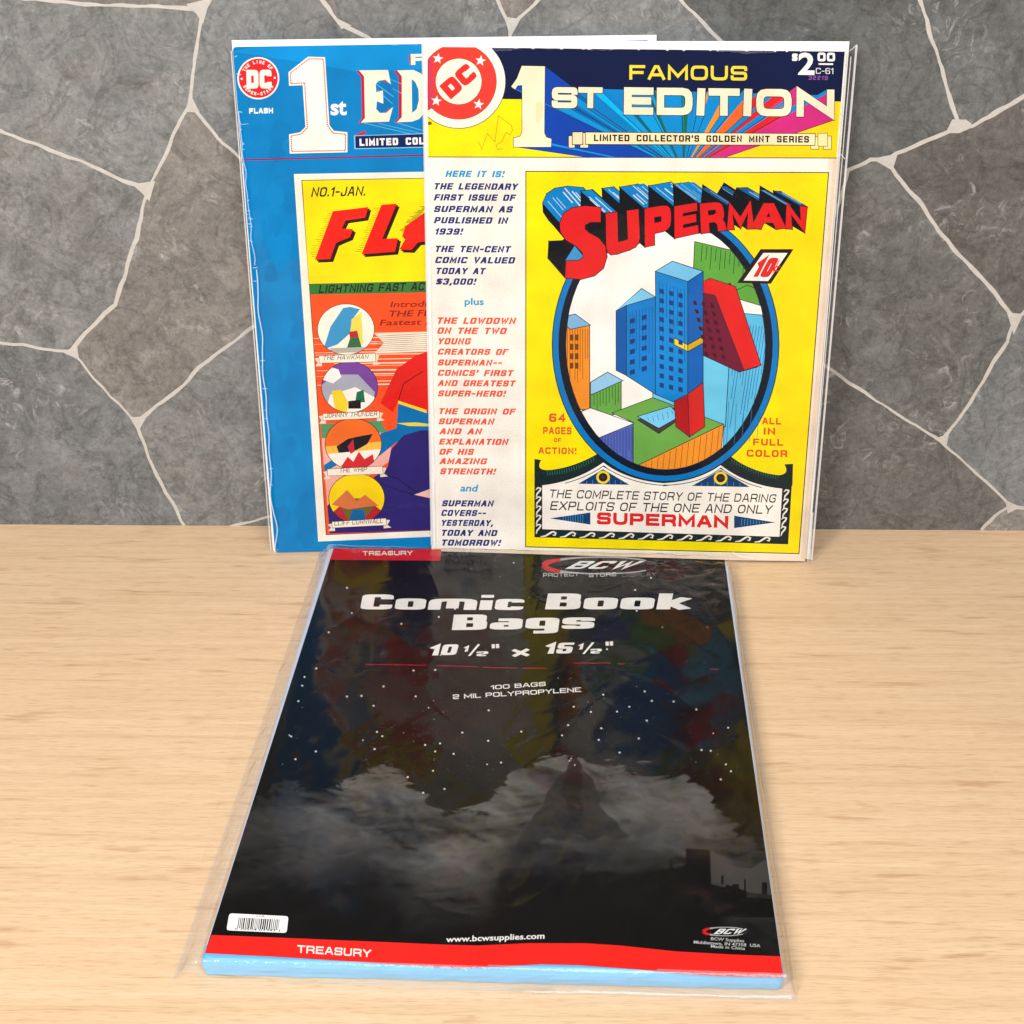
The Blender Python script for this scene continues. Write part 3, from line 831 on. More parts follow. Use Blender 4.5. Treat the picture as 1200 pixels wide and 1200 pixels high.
for ch, tl, tr, br, bl, t in LETQ:
    q4 = [Vector(p) for p in zm8(tl, tr, br, bl)]
    polys = []
    for q in A.glyphs(ch, 0, 0, 1, 0, -1, t=t, w=.5, gap=0, rr=.3)[0]:
        polys.append([tuple((q4[3] * (1 - a) + q4[2] * a) * (1 - b) + (q4[0] * (1 - a) + q4[1] * a) * b) for a, b in [(x, y) for x, y in q]])
    letters.append(polys)
EX = [(-20, -23), (-29, -26), (-29, -25), (-30, -24), (-31, -23), (-31, -20), (-31, -18), (-31, -18)]
def outline_quads(polys, e):
    for pl in polys:
        for i in range(len(pl)):
            p, q = pl[i], pl[(i + 1) % len(pl)]
            yield p, q, [p, q, (q[0] + e[0], q[1] + e[1]), (p[0] + e[0], p[1] + e[1])]
for li, (pl, e) in enumerate(zip(letters, EX)):
    for p, q, quad in outline_quads(pl, e):
        A.line(quad, 1.6, (14, 18, 26), True)
        A.poly(quad, (12, 16, 24))
    top = min(p[1] for x in pl for p in x)
    hgt = max(p[1] for x in pl for p in x) - top
    tops = []
    if li == 0:
        tops = [(SL[k], SL[k + 1]) for k in range(0, 4)]
    else:
        ch, tl, tr = LETQ[li - 1][:3]
        (xl, yl), (xr, yr) = zm8(tl, tr)
        for t0, t1 in {'U': ((0, .33), (.67, 1)), 'P': ((0, .92),), 'E': ((0, 1),), 'R': ((0, .92),), 'M': ((0, .26), (.74, 1)), 'A': ((.3, .7),), 'N': ((0, .3), (.72, 1))}[ch]:
            tops.append(((xl + (xr - xl) * t0, yl + (yr - yl) * t0), (xl + (xr - xl) * t1, yl + (yr - yl) * t1)))
    for p, q in tops:
        A.poly([p, q, (q[0] + e[0], q[1] + e[1]), (p[0] + e[0], p[1] + e[1])], (0, 132, 205) if li < 5 else (20, 90, 150))
        for k in range(max(1, int(abs(q[0] - p[0]) / 4))):
            t = random.random()
            a = (p[0] + (q[0] - p[0]) * t, p[1] + (q[1] - p[1]) * t)
            t0, t1 = random.uniform(0, .3), random.uniform(.6, 1)
            A.line([(a[0] + e[0] * t0, a[1] + e[1] * t0), (a[0] + e[0] * t1, a[1] + e[1] * t1)], random.choice((.6, .9, 1.4)), (214, 232, 244) if li < 4 else (120, 176, 220))
A.poly(zm8((196, 366), (232, 310), (264, 348), (250, 364)), (60, 150, 210))
for pl in letters:
    for x in pl: A.line(x, 1.8, (16, 16, 22), True)
for pl in letters:
    for x in pl: A.poly(x, (226, 30, 34))
# price lozenge
A.poly(zm8((833, 447), (920, 322), (1042, 322), (958, 450)), (34, 22, 22)); A.poly(zm8((857, 438), (930, 336), (1020, 336), (948, 440)), (252, 246, 238))
A.text('10', *zm8((885, 424))[0], *zm8((952, 426))[0], 23, (222, 40, 40), t=.3, w=.36, shear=.62, gap=.2)
A.btext('c', *zm8((962, 404))[0], *zm8((985, 404))[0], 10, (222, 40, 40), bold=.02, shear=.5)
A.line(zm8((964, 412), (990, 362)), 1, (222, 40, 40))
def zm9(x, y): return (x / 3.158 + 600, y / 3.158 + 420)
for txt, x0, x1, yb, h in (('64', 137, 198, 235, 10), ('PAGES', 115, 220, 280, 8.4), ('OF', 155, 181, 310, 5), ('ACTION!', 98, 238, 353, 7.8), ('ALL', 926, 996, 244, 8), ('IN', 931, 974, 282, 8), ('FULL', 892, 1004, 322, 8), ('COLOR', 868, 1019, 364, 8.4)):
    A.text(txt, *zm9(x0, yb), *zm9(x1, yb + (x1 - x0) * .015), h, (228, 84, 38), t=.23, w=.62, gap=.34, rr=.45)
# cartouche
DK = (22, 40, 42)
def z9(*p): return [zm9(x, y) for x, y in p]
def bez(a, b, c, n=12): return [(a[0] * (1 - t) ** 2 + 2 * b[0] * t * (1 - t) + c[0] * t * t, a[1] * (1 - t) ** 2 + 2 * b[1] * t * (1 - t) + c[1] * t * t) for t in [k / n for k in range(n + 1)]]
A.poly(z9((83, 380), (112, 420), (1010, 440), (1040, 396), (1022, 688), (83, 662)), DK)
A.poly(z9((83, 372), *bez((108, 376), (82, 420), (150, 412)), *bez((150, 412), (240, 400), (330, 345)), (372, 380), (560, 440), (750, 385), (800, 350), *bez((800, 355), (880, 420), (985, 432)), *bez((985, 432), (1030, 430), (1008, 392)), (1040, 390), (1038, 470), (1000, 480), (560, 460), (112, 470), (83, 466)), DK)
A.poly(z9((112, 470), *bez((112, 470), (240, 455), (338, 385)), *bez((338, 385), (420, 450), (560, 462)), *bez((560, 462), (690, 455), (772, 395)), *bez((772, 395), (870, 470), (1000, 482)), (990, 660), (112, 632)), (253, 246, 236))
A.line(z9(*bez((196, 462), (280, 440), (338, 398)), *bez((338, 398), (430, 462), (560, 470)), *bez((560, 470), (700, 466), (772, 406)), *bez((772, 406), (850, 462), (925, 478))), .9, (40, 46, 50))
# the blue ring of the oval reaches down over the cartouche
ring = ellipse(*OC, 132.3, 160, 72)
RL = [p for p in ring if p[1] > 520]
RL.sort(key=lambda p: p[0])
A.line([(x * .976 + OC[0] * .024, OC[1] + (y - OC[1]) * .98) for x, y in RL], 6.4, (0, 122, 200))
A.line([(OC[0] + (x - OC[0]) * 1.003, OC[1] + (y - OC[1]) * 1.003) for x, y in RL], 1, (16, 26, 40))
A.line([(OC[0] + (x - OC[0]) * .92, OC[1] + (y - OC[1]) * .937) for x, y in RL], 6.6, (8, 22, 40))
for cx, cy, l, r, b in ((337, 440, 245, 435, 464), (772, 443, 665, 880, 472)):
    A.poly(z9((l, b), (cx, cy - 30), (r, b + 4)), (12, 60, 110))
    for k in range(9):
        x = l + (r - l) * (k + .5) / 9
        A.line(z9((x, b), (x, b - 18 * (1 - abs(x - cx) / (r - l) * 2) - 4)), .7, (60, 150, 210))
    A.ell(*zm9(cx, cy), 8, 7.6, (246, 214, 40), 24); A.ell(*zm9(cx, cy), 5.2, 5, (20, 20, 24), 24); A.ell(*zm9(cx, cy), 3.2, 3.1, (60, 44, 36), 16)
A.text('THE COMPLETE STORY OF THE DARING', *zm9(136, 516), *zm9(974, 534), 9.9, (36, 34, 38), t=.15, w=.78, gap=.24, shear=.2, sp=.55, rr=.5)
A.text('EXPLOITS OF THE ONE AND ONLY', *zm9(140, 561), *zm9(960, 576), 10.4, (36, 34, 38), t=.15, w=.78, gap=.24, shear=.2, sp=.55, rr=.5)
A.text('SUPERMAN', *zm9(314, 614), *zm9(800, 628), 14.2, (226, 40, 40), t=.26, w=.8, gap=.2, rr=.4)
A.poly(z9((140, 592), (290, 570), (290, 615)), (14, 62, 112)); A.poly(z9((822, 582), (975, 607), (822, 628)), (14, 62, 112))
for k in range(9):
    x = 190 + k * 9; A.line(z9((x, 592 - (x - 140) * .13), (x, 592 + (x - 140) * .13)), .6, (70, 160, 215))
    x = 850 + k * 11; A.line(z9((x, 606 - (960 - x) * .12), (x, 606 + (960 - x) * .12)), .6, (70, 160, 215))
def curl(x, y, s, up, flip=1):
    pts = []
    for k in range(9):
        a = k / 8 * 4.3
        r = s * (1 - k / 11)
        pts.append((x + flip * r * math.cos(a), y - r * math.sin(a) * .9))
    A.line(pts, [2.4 - .18 * k for k in range(9)], (244, 238, 228))
for k in range(12):
    cx = 140 + k * 72
    x, y = zm9(cx, 650 + (cx - 83) * .026)
    A.line([(x - 11, y + 2.6), (x - 5, y + 1.8), (x + 1, y - 2), (x + 4, y - 3.4)], [.8, 1.8, 2.2, 1.6], (244, 238, 228))
    A.line([(x + 4, y - 3.4), (x + 7, y - 1.6), (x + 6, y + 1), (x + 3.4, y + .6)], [1.6, 1.8, 1.4, .8], (244, 238, 228))
for side_x in (97, 1015):
    for k in range(5):
        x, y = zm9(side_x - (k * 3 if side_x > 500 else 0), 490 + k * 34 + (8 if side_x > 500 else 0))
        A.line([(x - 2.4, y + 7.4), (x - 1.4, y + 3.5), (x + 1.8, y), (x + 3.4, y - 3)], [.8, 1.8, 2.0, 1.4], (244, 238, 228))
        A.line([(x + 3.4, y - 3), (x - .4, y - 3.6), (x - 2.8, y - 1.2)], [1.4, 1.6, .8], (244, 238, 228))
for k in range(20):
    t = k / 19
    x = 130 + 170 * t; y = 420 - 52 * t * t - 4
    A.line(z9((x, y), (x + 3, y + 16)), .6, (40, 130, 110))
    x = 815 + 170 * t; y = 372 + 62 * t * (1.5 - .5 * t)
    A.line(z9((x, y), (x - 3, y + 14)), .6, (40, 130, 110))

rnd0 = random.Random(3)
for i in range(16):
    x = rnd0.uniform(600, 985); A.ell(x, 55.3 + (x - 500) * .0116, rnd0.uniform(.7, 2.2), rnd0.uniform(.5, 1.1), (236, 230, 222), 7)
for i in range(10):
    y = rnd0.uniform(70, 180); A.ell(991.4 - (y - 60) * .081, y, rnd0.uniform(.5, 1), rnd0.uniform(.8, 2.4), (236, 228, 216), 7)
A.ell(503.6, 144.5, 2.6, 2.2, (120, 110, 20), 9)
mag1 = thing('comic_magazine', 'yellow and white vintage comic in a clear sleeve, leaning in front of the blue one', 'magazine', SP, 'comic magazines leaning on the stone wall')
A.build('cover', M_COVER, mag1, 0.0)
cov = uvs(SP, [(500.3, 54.8), (991.6, 60.4), (942.8, 657.2), (508.6, 651.6)])
slab('page_block', cov, .012, .085, M_PAGES, mag1)
brd = uvs(SP, [(494.6, 48.2), (996.2, 49), (947.4, 656.6), (505.6, 651.5)])
slab('backing_board', brd, .09, .115, M_BOARD, mag1)

# ------------------------------------------------------------------ the blue magazine behind
ex, ez = axes(0.0287, 0.0864, 0.0243)
FP = Plane((-6.4242, -1.5861, 0.0114), ex, ez)
A = Art(FP)
def w1(*p): return [(x / 4.8 + 260, y / 4.8 + 30) for x, y in p]
def w4(*p): return [(x / 5 + 330, y / 5 + 190) for x, y in p]
def w5(*p): return [(x / 4.8 + 300, y / 4.8 + 410) for x, y in p]
BLUE = (0, 130, 200)
SKY = (12, 146, 214)
A.poly(rounded([(272.5, 55), (762, 47), (768, 634), (322.5, 647.6)], 5, True), BLUE)
A.poly([(273, 60), (300, 54.6), (762, 48), (763, 70), (420, 84)], (2, 146, 220))
rb = random.Random(12)
for i in range(70):
    y = rb.uniform(150, 640); x = 276 + (y - 60) * .083 + rb.uniform(6, 62)
    r0, sd = rb.uniform(4, 15), rb.uniform(0, 90)
    q = [(x + r0 * (1 + .5 * noise.noise((math.cos(t) * 2 + sd, math.sin(t) * 2, sd))) * math.cos(t), y + r0 * 1.3 * (1 + .5 * noise.noise((math.cos(t) * 2 + sd, math.sin(t) * 2, sd))) * math.sin(t)) for t in [k * math.pi / 7 for k in range(14)]]
    q = clip(q, [(279, 62), (360, 62), (390, 640), (326, 645)])
    if q: A.poly(q, rb.choice(((0, 124, 192), (0, 136, 206), (4, 133, 202), (0, 127, 196))))
A.ell(302.7, 91.7, 24.6, 24.8, (252, 244, 236), 40); A.ell(302.7, 91.7, 22.8, 23, (228, 36, 46), 40)
A.text('DC', 289, 104, 318.4, 103.6, 22, (255, 246, 236), t=.3, w=.46, gap=.16)
for txt, a0, a1, r, inn in (('THE LINE OF', 150, 38, 17.2, False), ('SUPER-STARS', 212, 328, 20.4, True)):
    for i, ch in enumerate(txt):
        if ch == ' ': continue
        a = math.radians(a0 + (a1 - a0) * i / (len(txt) - 1))
        dx, dy = math.cos(a), -math.sin(a)
        for g in A.glyphs(ch, -1.25 if ch != 'I' else -.4, 0, 1.25 if ch != 'I' else .4, 0, 3.9, t=.24, w=.5 if ch != 'I' else .01):
            for q in g:
                th = math.pi / 2 - a if not inn else -math.pi / 2 - a
                A.poly([(302.7 + dx * r + x * math.cos(th) - y * math.sin(th), 91.7 + dy * r + x * math.sin(th) + y * math.cos(th)) for x, y in q], (255, 240, 232))
A.ell(283.3, 92.4, 1.3, 1.3, (255, 246, 236), 10); A.ell(322, 91.2, 1.3, 1.3, (255, 246, 236), 10)
A.text('FLASH', 292, 133.2, 320, 132.8, 6.4, (246, 248, 250), t=.28, w=.75)
o1 = w1((375, 262), (485, 175), (580, 178), (605, 560), (630, 592), (706, 600), (706, 712), (382, 720), (378, 612), (440, 600), (470, 570), (455, 335), (378, 338))
A.poly(o1, (255, 250, 238))
cx_, cy_ = sum(p[0] for p in o1) / len(o1), sum(p[1] for p in o1) / len(o1)
o2 = w1((386, 266), (490, 187), (571, 188), (594, 562), (624, 604), (696, 611), (695, 702), (393, 708), (389, 621), (446, 610), (481, 574), (466, 322), (388, 327))
for i in range(len(o2)):
    p, q = Vector(o2[i]), Vector(o2[(i + 1) % len(o2)])
    n = max(2, int((q - p).length / 2.4))
    for k in range(n):
        a, b = p.lerp(q, (k + .1) / n), p.lerp(q, (k + .78) / n)
        A.line([tuple(a), tuple(b)], 1.5, (206, 40, 44))
ins = [((x - cx_) * .985 + cx_, (y - cy_) * .985 + cy_) for x, y in o2]
A.btext('st', 387.5, 134.4, 406.3, 134, 19, (250, 248, 244), bold=.03)
# spurred headline letters with a red edge
E_ = w1((772, 252), (935, 250), (950, 330), (920, 305), (880, 310), (865, 330), (868, 375), (905, 362), (910, 440), (872, 425), (868, 470), (890, 492), (925, 490), (962, 458), (940, 540), (782, 545), (805, 520), (800, 285))
D1 = w1((985, 252), (1080, 250), (1120, 270), (1150, 310), (1160, 390), (1150, 480), (1110, 525), (1070, 540), (985, 543), (1012, 515), (1012, 285))
D2 = w1((1068, 300), (1090, 320), (1106, 360), (1108, 420), (1096, 470), (1070, 492))
for pl in (E_, D1):
    A.poly([(x - 3.4, y + .5) for x, y in pl], (200, 24, 60))
A.line(w1((870, 310), (1130, 440)), .6, (90, 190, 235)); A.line(w1((900, 280), (1130, 380)), .6, (90, 190, 235))
for pl in (E_, D1): A.poly(pl, (255, 246, 222))
A.poly(w1((868, 335), (905, 312), (938, 322), (960, 350), (962, 420), (945, 465), (930, 480), (905, 488), (872, 470), (872, 425), (908, 440), (906, 364), (868, 375)), (4, 120, 190))
A.poly(D2, (4, 132, 200))
A.line(w1((870, 330), (965, 400)), .7, (110, 200, 240)); A.line(w1((870, 360), (960, 440)), .6, (110, 200, 240)); A.line(w1((800, 548), (1130, 625)), .6, (110, 200, 240)); A.line(w1((980, 545), (1135, 592)), .6, (110, 200, 240)); A.line(w1((880, 550), (1135, 610)), .5, (110, 200, 240))
A.text('ITION', 512, 140, 700, 134, 58, (255, 246, 222), t=.28, w=.5)
A.poly(w1((1052, 165), (1075, 163), (1078, 220), (1056, 220)), (200, 24, 60))
A.text('FAMOUS', 481.5, 76, 600, 73, 12.6, (255, 246, 222), t=.26, w=.6)
A.poly(w1((752, 612), (808, 592), (812, 606), (770, 622)), (205, 36, 70))
A.poly(w1((742, 618), (2300, 570), (2300, 660), (746, 695)), (140, 200, 232)); A.poly(w1((750, 622), (2300, 574), (2300, 655), (752, 690)), (10, 34, 96))
A.text('LIMITED COL', 421.4, 171, 497, 169.2, 8.4, (250, 248, 244), t=.25, w=.44, gap=.4, sp=1.4); A.text("LECTOR'S EDITION", 500, 169.1, 640, 165.8, 8.4, (250, 248, 244), t=.25, w=.44, gap=.4, sp=1.4)
A.line([(284, 187.4), (496, 182), (765, 176)], 1.8, (150, 30, 100))
# framed picture
A.poly([w4((72, 70))[0], w4((900, 55))[0], (750, 196), (756, 622), w5((1000, 1050))[0], w5((350, 1078))[0], w4((148, 1200))[0]], (252, 244, 228))
A.poly([w4((116, 105))[0], w4((840, 92))[0], (745, 203), (750, 614), w5((1000, 1016))[0], w5((393, 1042))[0], w5((328, 60))[0]], (40, 34, 30))
A.poly([w4((121, 109))[0], w4((840, 96))[0], (744, 204), (749, 613), w5((1000, 1013))[0], w5((397, 1038))[0], w5((332, 60))[0]], (250, 84, 34))
A.poly([w4((121, 109))[0], w4((840, 96))[0], (744, 204), (746, 322), w4((848, 698))[0], w4((161, 713))[0]], (255, 232, 8))
A.text('NO.1-JAN.', *w4((172, 204))[0], *w4((488, 197))[0], 11.2, (30, 26, 24), t=.17, w=.6, gap=.25, shear=.25, rr=.4)
Fq = w4((300, 288), (508, 263), (490, 325), (375, 342), (352, 390), (418, 392), (400, 440), (345, 462), (318, 475), (285, 568), (195, 572))
Lq = w4((585, 250), (675, 243), (590, 450), (682, 445), (665, 525), (468, 540))
Aq = w4((845, 290), (960, 240), (960, 510), (890, 512), (885, 460), (800, 470), (760, 515), (690, 512), (730, 440), (705, 440), (725, 375))
for i in range(24):
    y = 300 + i * 11
    x = 300 - i * 4.4
    A.line(w4((x - random.uniform(15, 45), y), (x + 6, y - 1)), .5, (120, 100, 20))
    x = 580 - i * 5
    A.line(w4((x - random.uniform(15, 40), y - 30), (x + 6, y - 31)), .5, (120, 100, 20))
    A.line(w4((840 - i * 5 - random.uniform(10, 50), 262 + i * 7), (850 - i * 5, 260 + i * 7)), .6, (60, 46, 14))
for pl in (Fq, Lq, Aq): A.poly([(x + 3.6, y + 3.4) for x, y in pl], (46, 22, 16))
for pl in (Fq, Lq, Aq): A.poly([(x + 1.8, y + 1.7) for x, y in pl], (46, 22, 16))
for pl in (Fq, Lq, Aq): A.poly(pl, (240, 34, 24))
A.text('SH', 540, 293, 640, 287, 52, (240, 34, 24), t=.3, w=.5, shear=.3)
A.poly([*w4((161, 713), (848, 697)), (746, 322), (747, 335), *w4((850, 763), (163, 776))], (50, 122, 54))
A.text('LIGHTNING FAST ACTION', *w4((216, 768))[0], *w4((975, 748))[0], 9.6, (24, 34, 22), t=.2, w=.6, gap=.28, shear=.25, sp=.8)
def PB(*p): return clip(list(p), [w4((163, 777))[0], w4((850, 764))[0], (747, 336), (749, 613), w5((1000, 1013))[0], w5((397, 1038))[0], w5((332, 60))[0]])
# speed lines
for i in range(15):
    y = 1000 + i * 21 + (8 if i % 3 else 0)
    x0 = random.uniform(150, 520)
    A.poly(PB(*w4((x0, y + 4), (1500, y - 22), (1500, y - 16 + random.uniform(0, 14)), (x0, y + 6))), (252, 236, 214) if i % 3 else (252, 200, 170))
A.poly(PB(*w4((545, 1005), (1500, 975), (1500, 1085), (545, 1120), (600, 1060))), (252, 238, 216))
for i in range(9): A.line(w4((560, 1020 + i * 11), (860, 1004 + i * 11.6)), .5, (110, 80, 60))
for txt, x0, x1, yb, h in (('Introducing', 636, 1000, 850, 7), ('THE FLASH', 622, 1010, 906, 7.4), ('Fastest man', 574, 985, 957, 7)):
    A.btext(txt, *w4((x0, yb))[0], *w4((x1, yb - 8))[0], h, (150, 30, 24), bold=.015, shear=.3)
# broad plain colour shapes of the picture
A.poly(PB(*w5((345, 420), (700, 395), (740, 470), (345, 500))), (92, 150, 104))
A.poly(PB(*w5((350, 500), (760, 460), (760, 620), (560, 760), (380, 900), (360, 700))), (246, 176, 166))
A.poly(PB(*w5((700, 300), (790, 110), (900, 30), (1100, -30), (2200, -30), (2200, 350), (960, 350), (800, 290), (770, 350))), (232, 30, 26))
A.line(w5((800, 290), (830, 190), (940, 120)), 1.2, (120, 14, 20))
A.poly(PB(*w5((800, 300), (960, 350), (2200, 350), (2200, 500), (960, 470), (790, 520), (690, 600), (700, 470), (790, 440))), (6, 112, 178))
A.poly(PB(*w5((800, 285), (960, 338), (960, 356), (798, 302))), (250, 214, 50)); A.poly(PB(*w5((790, 412), (900, 408), (985, 418), (985, 430), (860, 428))), (236, 214, 60))
A.poly(PB(*w5((366, 660), (440, 610), (470, 640), (380, 690))), (6, 112, 178))
A.poly(PB(*w5((660, 720), (740, 660), (760, 560), (830, 480), (930, 452), (2200, 440), (2200, 1100), (390, 1100), (388, 900), (420, 850), (560, 800))), (46, 36, 112))
A.line(w5((680, 690), (790, 720), (900, 800)), .9, (24, 18, 66)); A.line(w5((700, 750), (800, 790), (890, 815)), .7, (24, 18, 66))
A.poly(PB(*w5((890, 815), (985, 780), (985, 835))), (246, 190, 180))
def rond(cx, cy, rx, ry, base, shapes):
    A.ell(cx, cy, rx + .7, ry + .7, (30, 24, 26), 40); E = ellipse(cx, cy, rx, ry, 40)
    A.poly(E, base)
    for pl, c in shapes:
        cl = clip([(cx + x * rx, cy + y * ry) for x, y in pl], E)
        if len(cl) > 2: A.poly(cl, c)
rond(405.4, 386, 33, 29.5, (253, 244, 226), [([(-.8, .8), (-.55, -.1), (-.1, -.85), (.15, -.9), (.5, -.8), (.3, -.5), (.2, .1), (-.3, .6)], (60, 152, 206)), ([(.2, -.4), (.55, -.7), (.6, .6), (.1, .7)], (240, 222, 90)),
     ([(.1, .1), (.4, .05), (.45, .3), (.15, .35)], (190, 40, 60)), ([(.15, .35), (.45, .3), (.6, .85), (.0, .85)], (50, 110, 70)), ([(-.6, .75), (.7, .7), (.7, .9), (-.5, .95)], (180, 176, 164))])
rond(409.8, 453.7, 32.6, 29.6, (120, 70, 160), [([(-1, -.1), (-.5, -.5), (.3, -.5), (.9, .2), (.8, 1), (-1, 1)], (170, 172, 190)), ([(-1, -.6), (-.7, -.8), (-.4, -.7), (-.3, -.4), (-.6, -.15), (-1, -.3)], (252, 250, 246)),
     ([(-.7, .3), (.2, .0), (.9, .4), (.7, 1), (-.9, 1)], (248, 244, 236)), ([(-.65, .15), (-.3, .1), (-.05, .6), (-.1, 1), (-.5, 1)], (244, 214, 50)), ([(.25, .2), (.5, .1), (.55, .6), (.2, .6)], (30, 110, 80)), ([(-.05, .55), (.4, .5), (.4, .85), (-.05, .85)], (24, 22, 26))])
rond(414, 520.3, 32.8, 29.6, (246, 112, 40), [([(-1, .1), (1, -.1), (1, .25), (-1, .4)], (250, 190, 70)), ([(-.6, .1), (-.2, -.2), (.2, -.3), (.7, -.4), (.5, .0), (.1, .25), (-.5, .4)], (30, 30, 40)), ([(-1, .4), (1, .2), (.9, 1), (-.9, 1)], (248, 238, 226)),
     ([(-.5, 1), (-.2, .5), (0, .7), (.2, .3), (.4, .6), (.7, .4), (.8, 1)], (214, 44, 50)), ([(-.2, .1), (0, -.2), (.05, .3), (-.1, .4)], (196, 40, 60))])
rond(418, 584.0, 32.4, 28.8, (255, 218, 20), [([(-1, .7), (-.5, .2), (.5, .15), (1, .6), (.9, 1), (-.9, 1)], (186, 40, 52)), ([(-.55, .4), (-.3, .0), (.4, .0), (.6, .4), (.2, .9), (-.3, .9)], (110, 104, 50)), ([(-.3, 1), (-.15, .45), (.25, .45), (.35, 1)], (22, 100, 160)),
     ([(-.9, .25), (-.35, -.35), (.0, .1), (.3, -.15), (.8, .3), (.3, .35), (-.3, .45)], (222, 120, 70)), ])
def ribbon_label(tl, tr, br, bl, txt, x0, x1, yb):
    A.poly([(tl[0] - 5, tl[1] + 3), (tl[0] + 3, tl[1] + 1), (bl[0] + 3, bl[1] + 4), (bl[0] - 5, bl[1] + 4), (bl[0] - 2, bl[1] + 0)], (236, 222, 200))
    A.poly([(tr[0] - 3, tr[1] + 1), (tr[0] + 5, tr[1] + 2), (tr[0] + 2, br[1] + 0), (br[0] + 6, br[1] + 3), (br[0] - 3, br[1] + 4)], (236, 222, 200))
    A.line([tl, tr, br, bl], .9, (50, 36, 30), True); A.poly([tl, tr, br, bl], (253, 240, 220))
    A.text(txt, x0[0], x0[1] - .5, x1[0], x1[1] - .5, 5.4, (60, 44, 40), t=.13, w=.62, gap=.28, shear=.2, rr=.4)
ribbon_label(*w5((355, 35), (670, 20), (673, 66), (357, 73)), 'THE HAWKMAN', w5((376, 61))[0], w5((630, 54))[0], 0)
ribbon_label(*w5((377, 360), (692, 345), (695, 382), (379, 396)), 'JOHNNY THUNDER', w5((388, 385))[0], w5((680, 373))[0], 0)
ribbon_label(*w5((402, 672), (710, 655), (714, 697), (404, 708)), 'THE WHIP', w5((468, 694))[0], w5((622, 686))[0], 0)
ribbon_label(*w5((428, 968), (730, 948), (733, 985), (430, 1000)), 'CLIFF CORNWALL', w5((440, 992))[0], w5((712, 976))[0], 0)
# worn creases along the spine edge
for p in ([(279, 140), (283, 146), (291, 145)], [(288, 250), (291, 252)], [(292, 282), (296, 283)]):
    A.line(p, .7, (150, 205, 235))

for i in range(26):
    t = rnd0.random(); x, y = 273.5 + 49.5 * t, 60 + 585 * t
    l = rnd0.uniform(1.5, 7)
    A.line([(x + rnd0.uniform(0, 1.5), y), (x + l, y + rnd0.uniform(-1.4, 1.4))], rnd0.uniform(.5, 1.1), (170, 212, 234))
for i in range(14):
    y = rnd0.uniform(200, 620); x = 273 + (y - 55) * .0835 + rnd0.uniform(8, 34)
    A.line([(x, y), (x + rnd0.uniform(-3, 3), y + rnd0.uniform(4, 14))], .5, (24, 150, 216))
mag2 = thing('comic_magazine', 'blue vintage comic in a clear sleeve, half hidden behind the yellow and white one', 'magazine', FP, 'comic magazines leaning on the stone wall')
A.build('cover', M_COVER, mag2, 0.0)
slab('page_block', uvs(FP, [(273.5, 56), (761, 48), (767, 633.5), (323, 647)]), .012, .085, M_PAGES, mag2)
slab('backing_board', uvs(FP, [(270.8, 47.6), (770, 41.2), (774, 634), (319.5, 647)]), .09, .115, M_BOARD, mag2)

# ------------------------------------------------------------------ clear sleeves round the two magazines
def sleeve(parent, plane, corners, folds_glints, seed, nu=48, nv=64):
    """front and back film of one pouch plus pale strips for creased edges and painted glints"""
    tl, tr, br, bl = [Vector(p) for p in uvs(plane, corners)]
    V, F, MI = [], [], []
    for side, y in ((0, -.07), (1, .16)):
        base = len(V)
        for j in range(nv + 1):
            for i in range(nu + 1):
                a, b = i / nu, j / nv
                p = (bl * (1 - a) + br * a) * (1 - b) + (tl * (1 - a) + tr * a) * b
                d = noise.noise((p.x * .45 + seed, p.y * .25, side * 7)) * .045 + noise.noise((p.x * 1.3, p.y * .6 + seed, side * 3)) * .014
                edge = min(1, min(a, 1 - a) * 22, (1 - b) * 30 + .3)
                yy = y * edge + .045 * (1 - edge) + d * edge * (1 if side == 0 else .3)
                if side == 0: yy = min(yy, -.012 if edge > .9 else yy)
                V.append((p.x * IN, yy * IN, p.y * IN))
        for j in range(nv):
            for i in range(nu):
                k = base + j * (nu + 1) + i
                F.append((k, k + 1, k + nu + 2, k + nu + 1)); MI.append(0)
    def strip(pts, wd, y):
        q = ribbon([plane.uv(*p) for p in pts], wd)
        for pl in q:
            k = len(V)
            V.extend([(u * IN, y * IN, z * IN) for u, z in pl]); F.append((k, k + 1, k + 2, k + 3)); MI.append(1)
    for pts, wd, y in folds_glints: strip(pts, wd, y)
    o = mesh_obj('clear_sleeve', V, F, M_SLEEVE, parent, True)
    o.data.materials.append(M_SEAM_GLINT)
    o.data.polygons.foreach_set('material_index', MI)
    return o
def wavy(p, q, n, amp, seed):
    out = []
    for k in range(n + 1):
        t = k / n
        out.append((p[0] + (q[0] - p[0]) * t + amp * noise.noise((t * 9 + seed, 0, 0)) * min(1, t * 4), p[1] + (q[1] - p[1]) * t))
    return out
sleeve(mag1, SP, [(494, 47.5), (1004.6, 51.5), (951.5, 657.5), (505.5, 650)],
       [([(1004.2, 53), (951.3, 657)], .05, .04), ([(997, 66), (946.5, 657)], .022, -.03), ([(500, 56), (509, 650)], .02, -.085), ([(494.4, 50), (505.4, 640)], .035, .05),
        ([(996, 60), (1004.5, 52.5)], .02, .03), ([(985, 180), (990, 186)], .02, -.05), ([(858, 646), (868, 651), (884, 653)], .045, -.09), ([(952, 600), (949, 640), (948.5, 655)], .05, -.03), (wavy((503, 320), (510, 640), 40, 3, 5), .018, -.09)], 2.0)  # edge folds, plus short pale strips painted in as glints
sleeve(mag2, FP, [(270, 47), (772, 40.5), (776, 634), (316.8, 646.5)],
       [([(270.6, 60), (317.2, 646)], .03, .05), (wavy((301, 315), (324, 646), 60, 7, 3.3), .026, -.085), (wavy((280, 130), (299, 310), 30, 3, 8), .016, -.085), ([(285, 190), (289, 250)], .02, -.08)], 11.0)  # wavy pale strips: film folds with their glint painted in

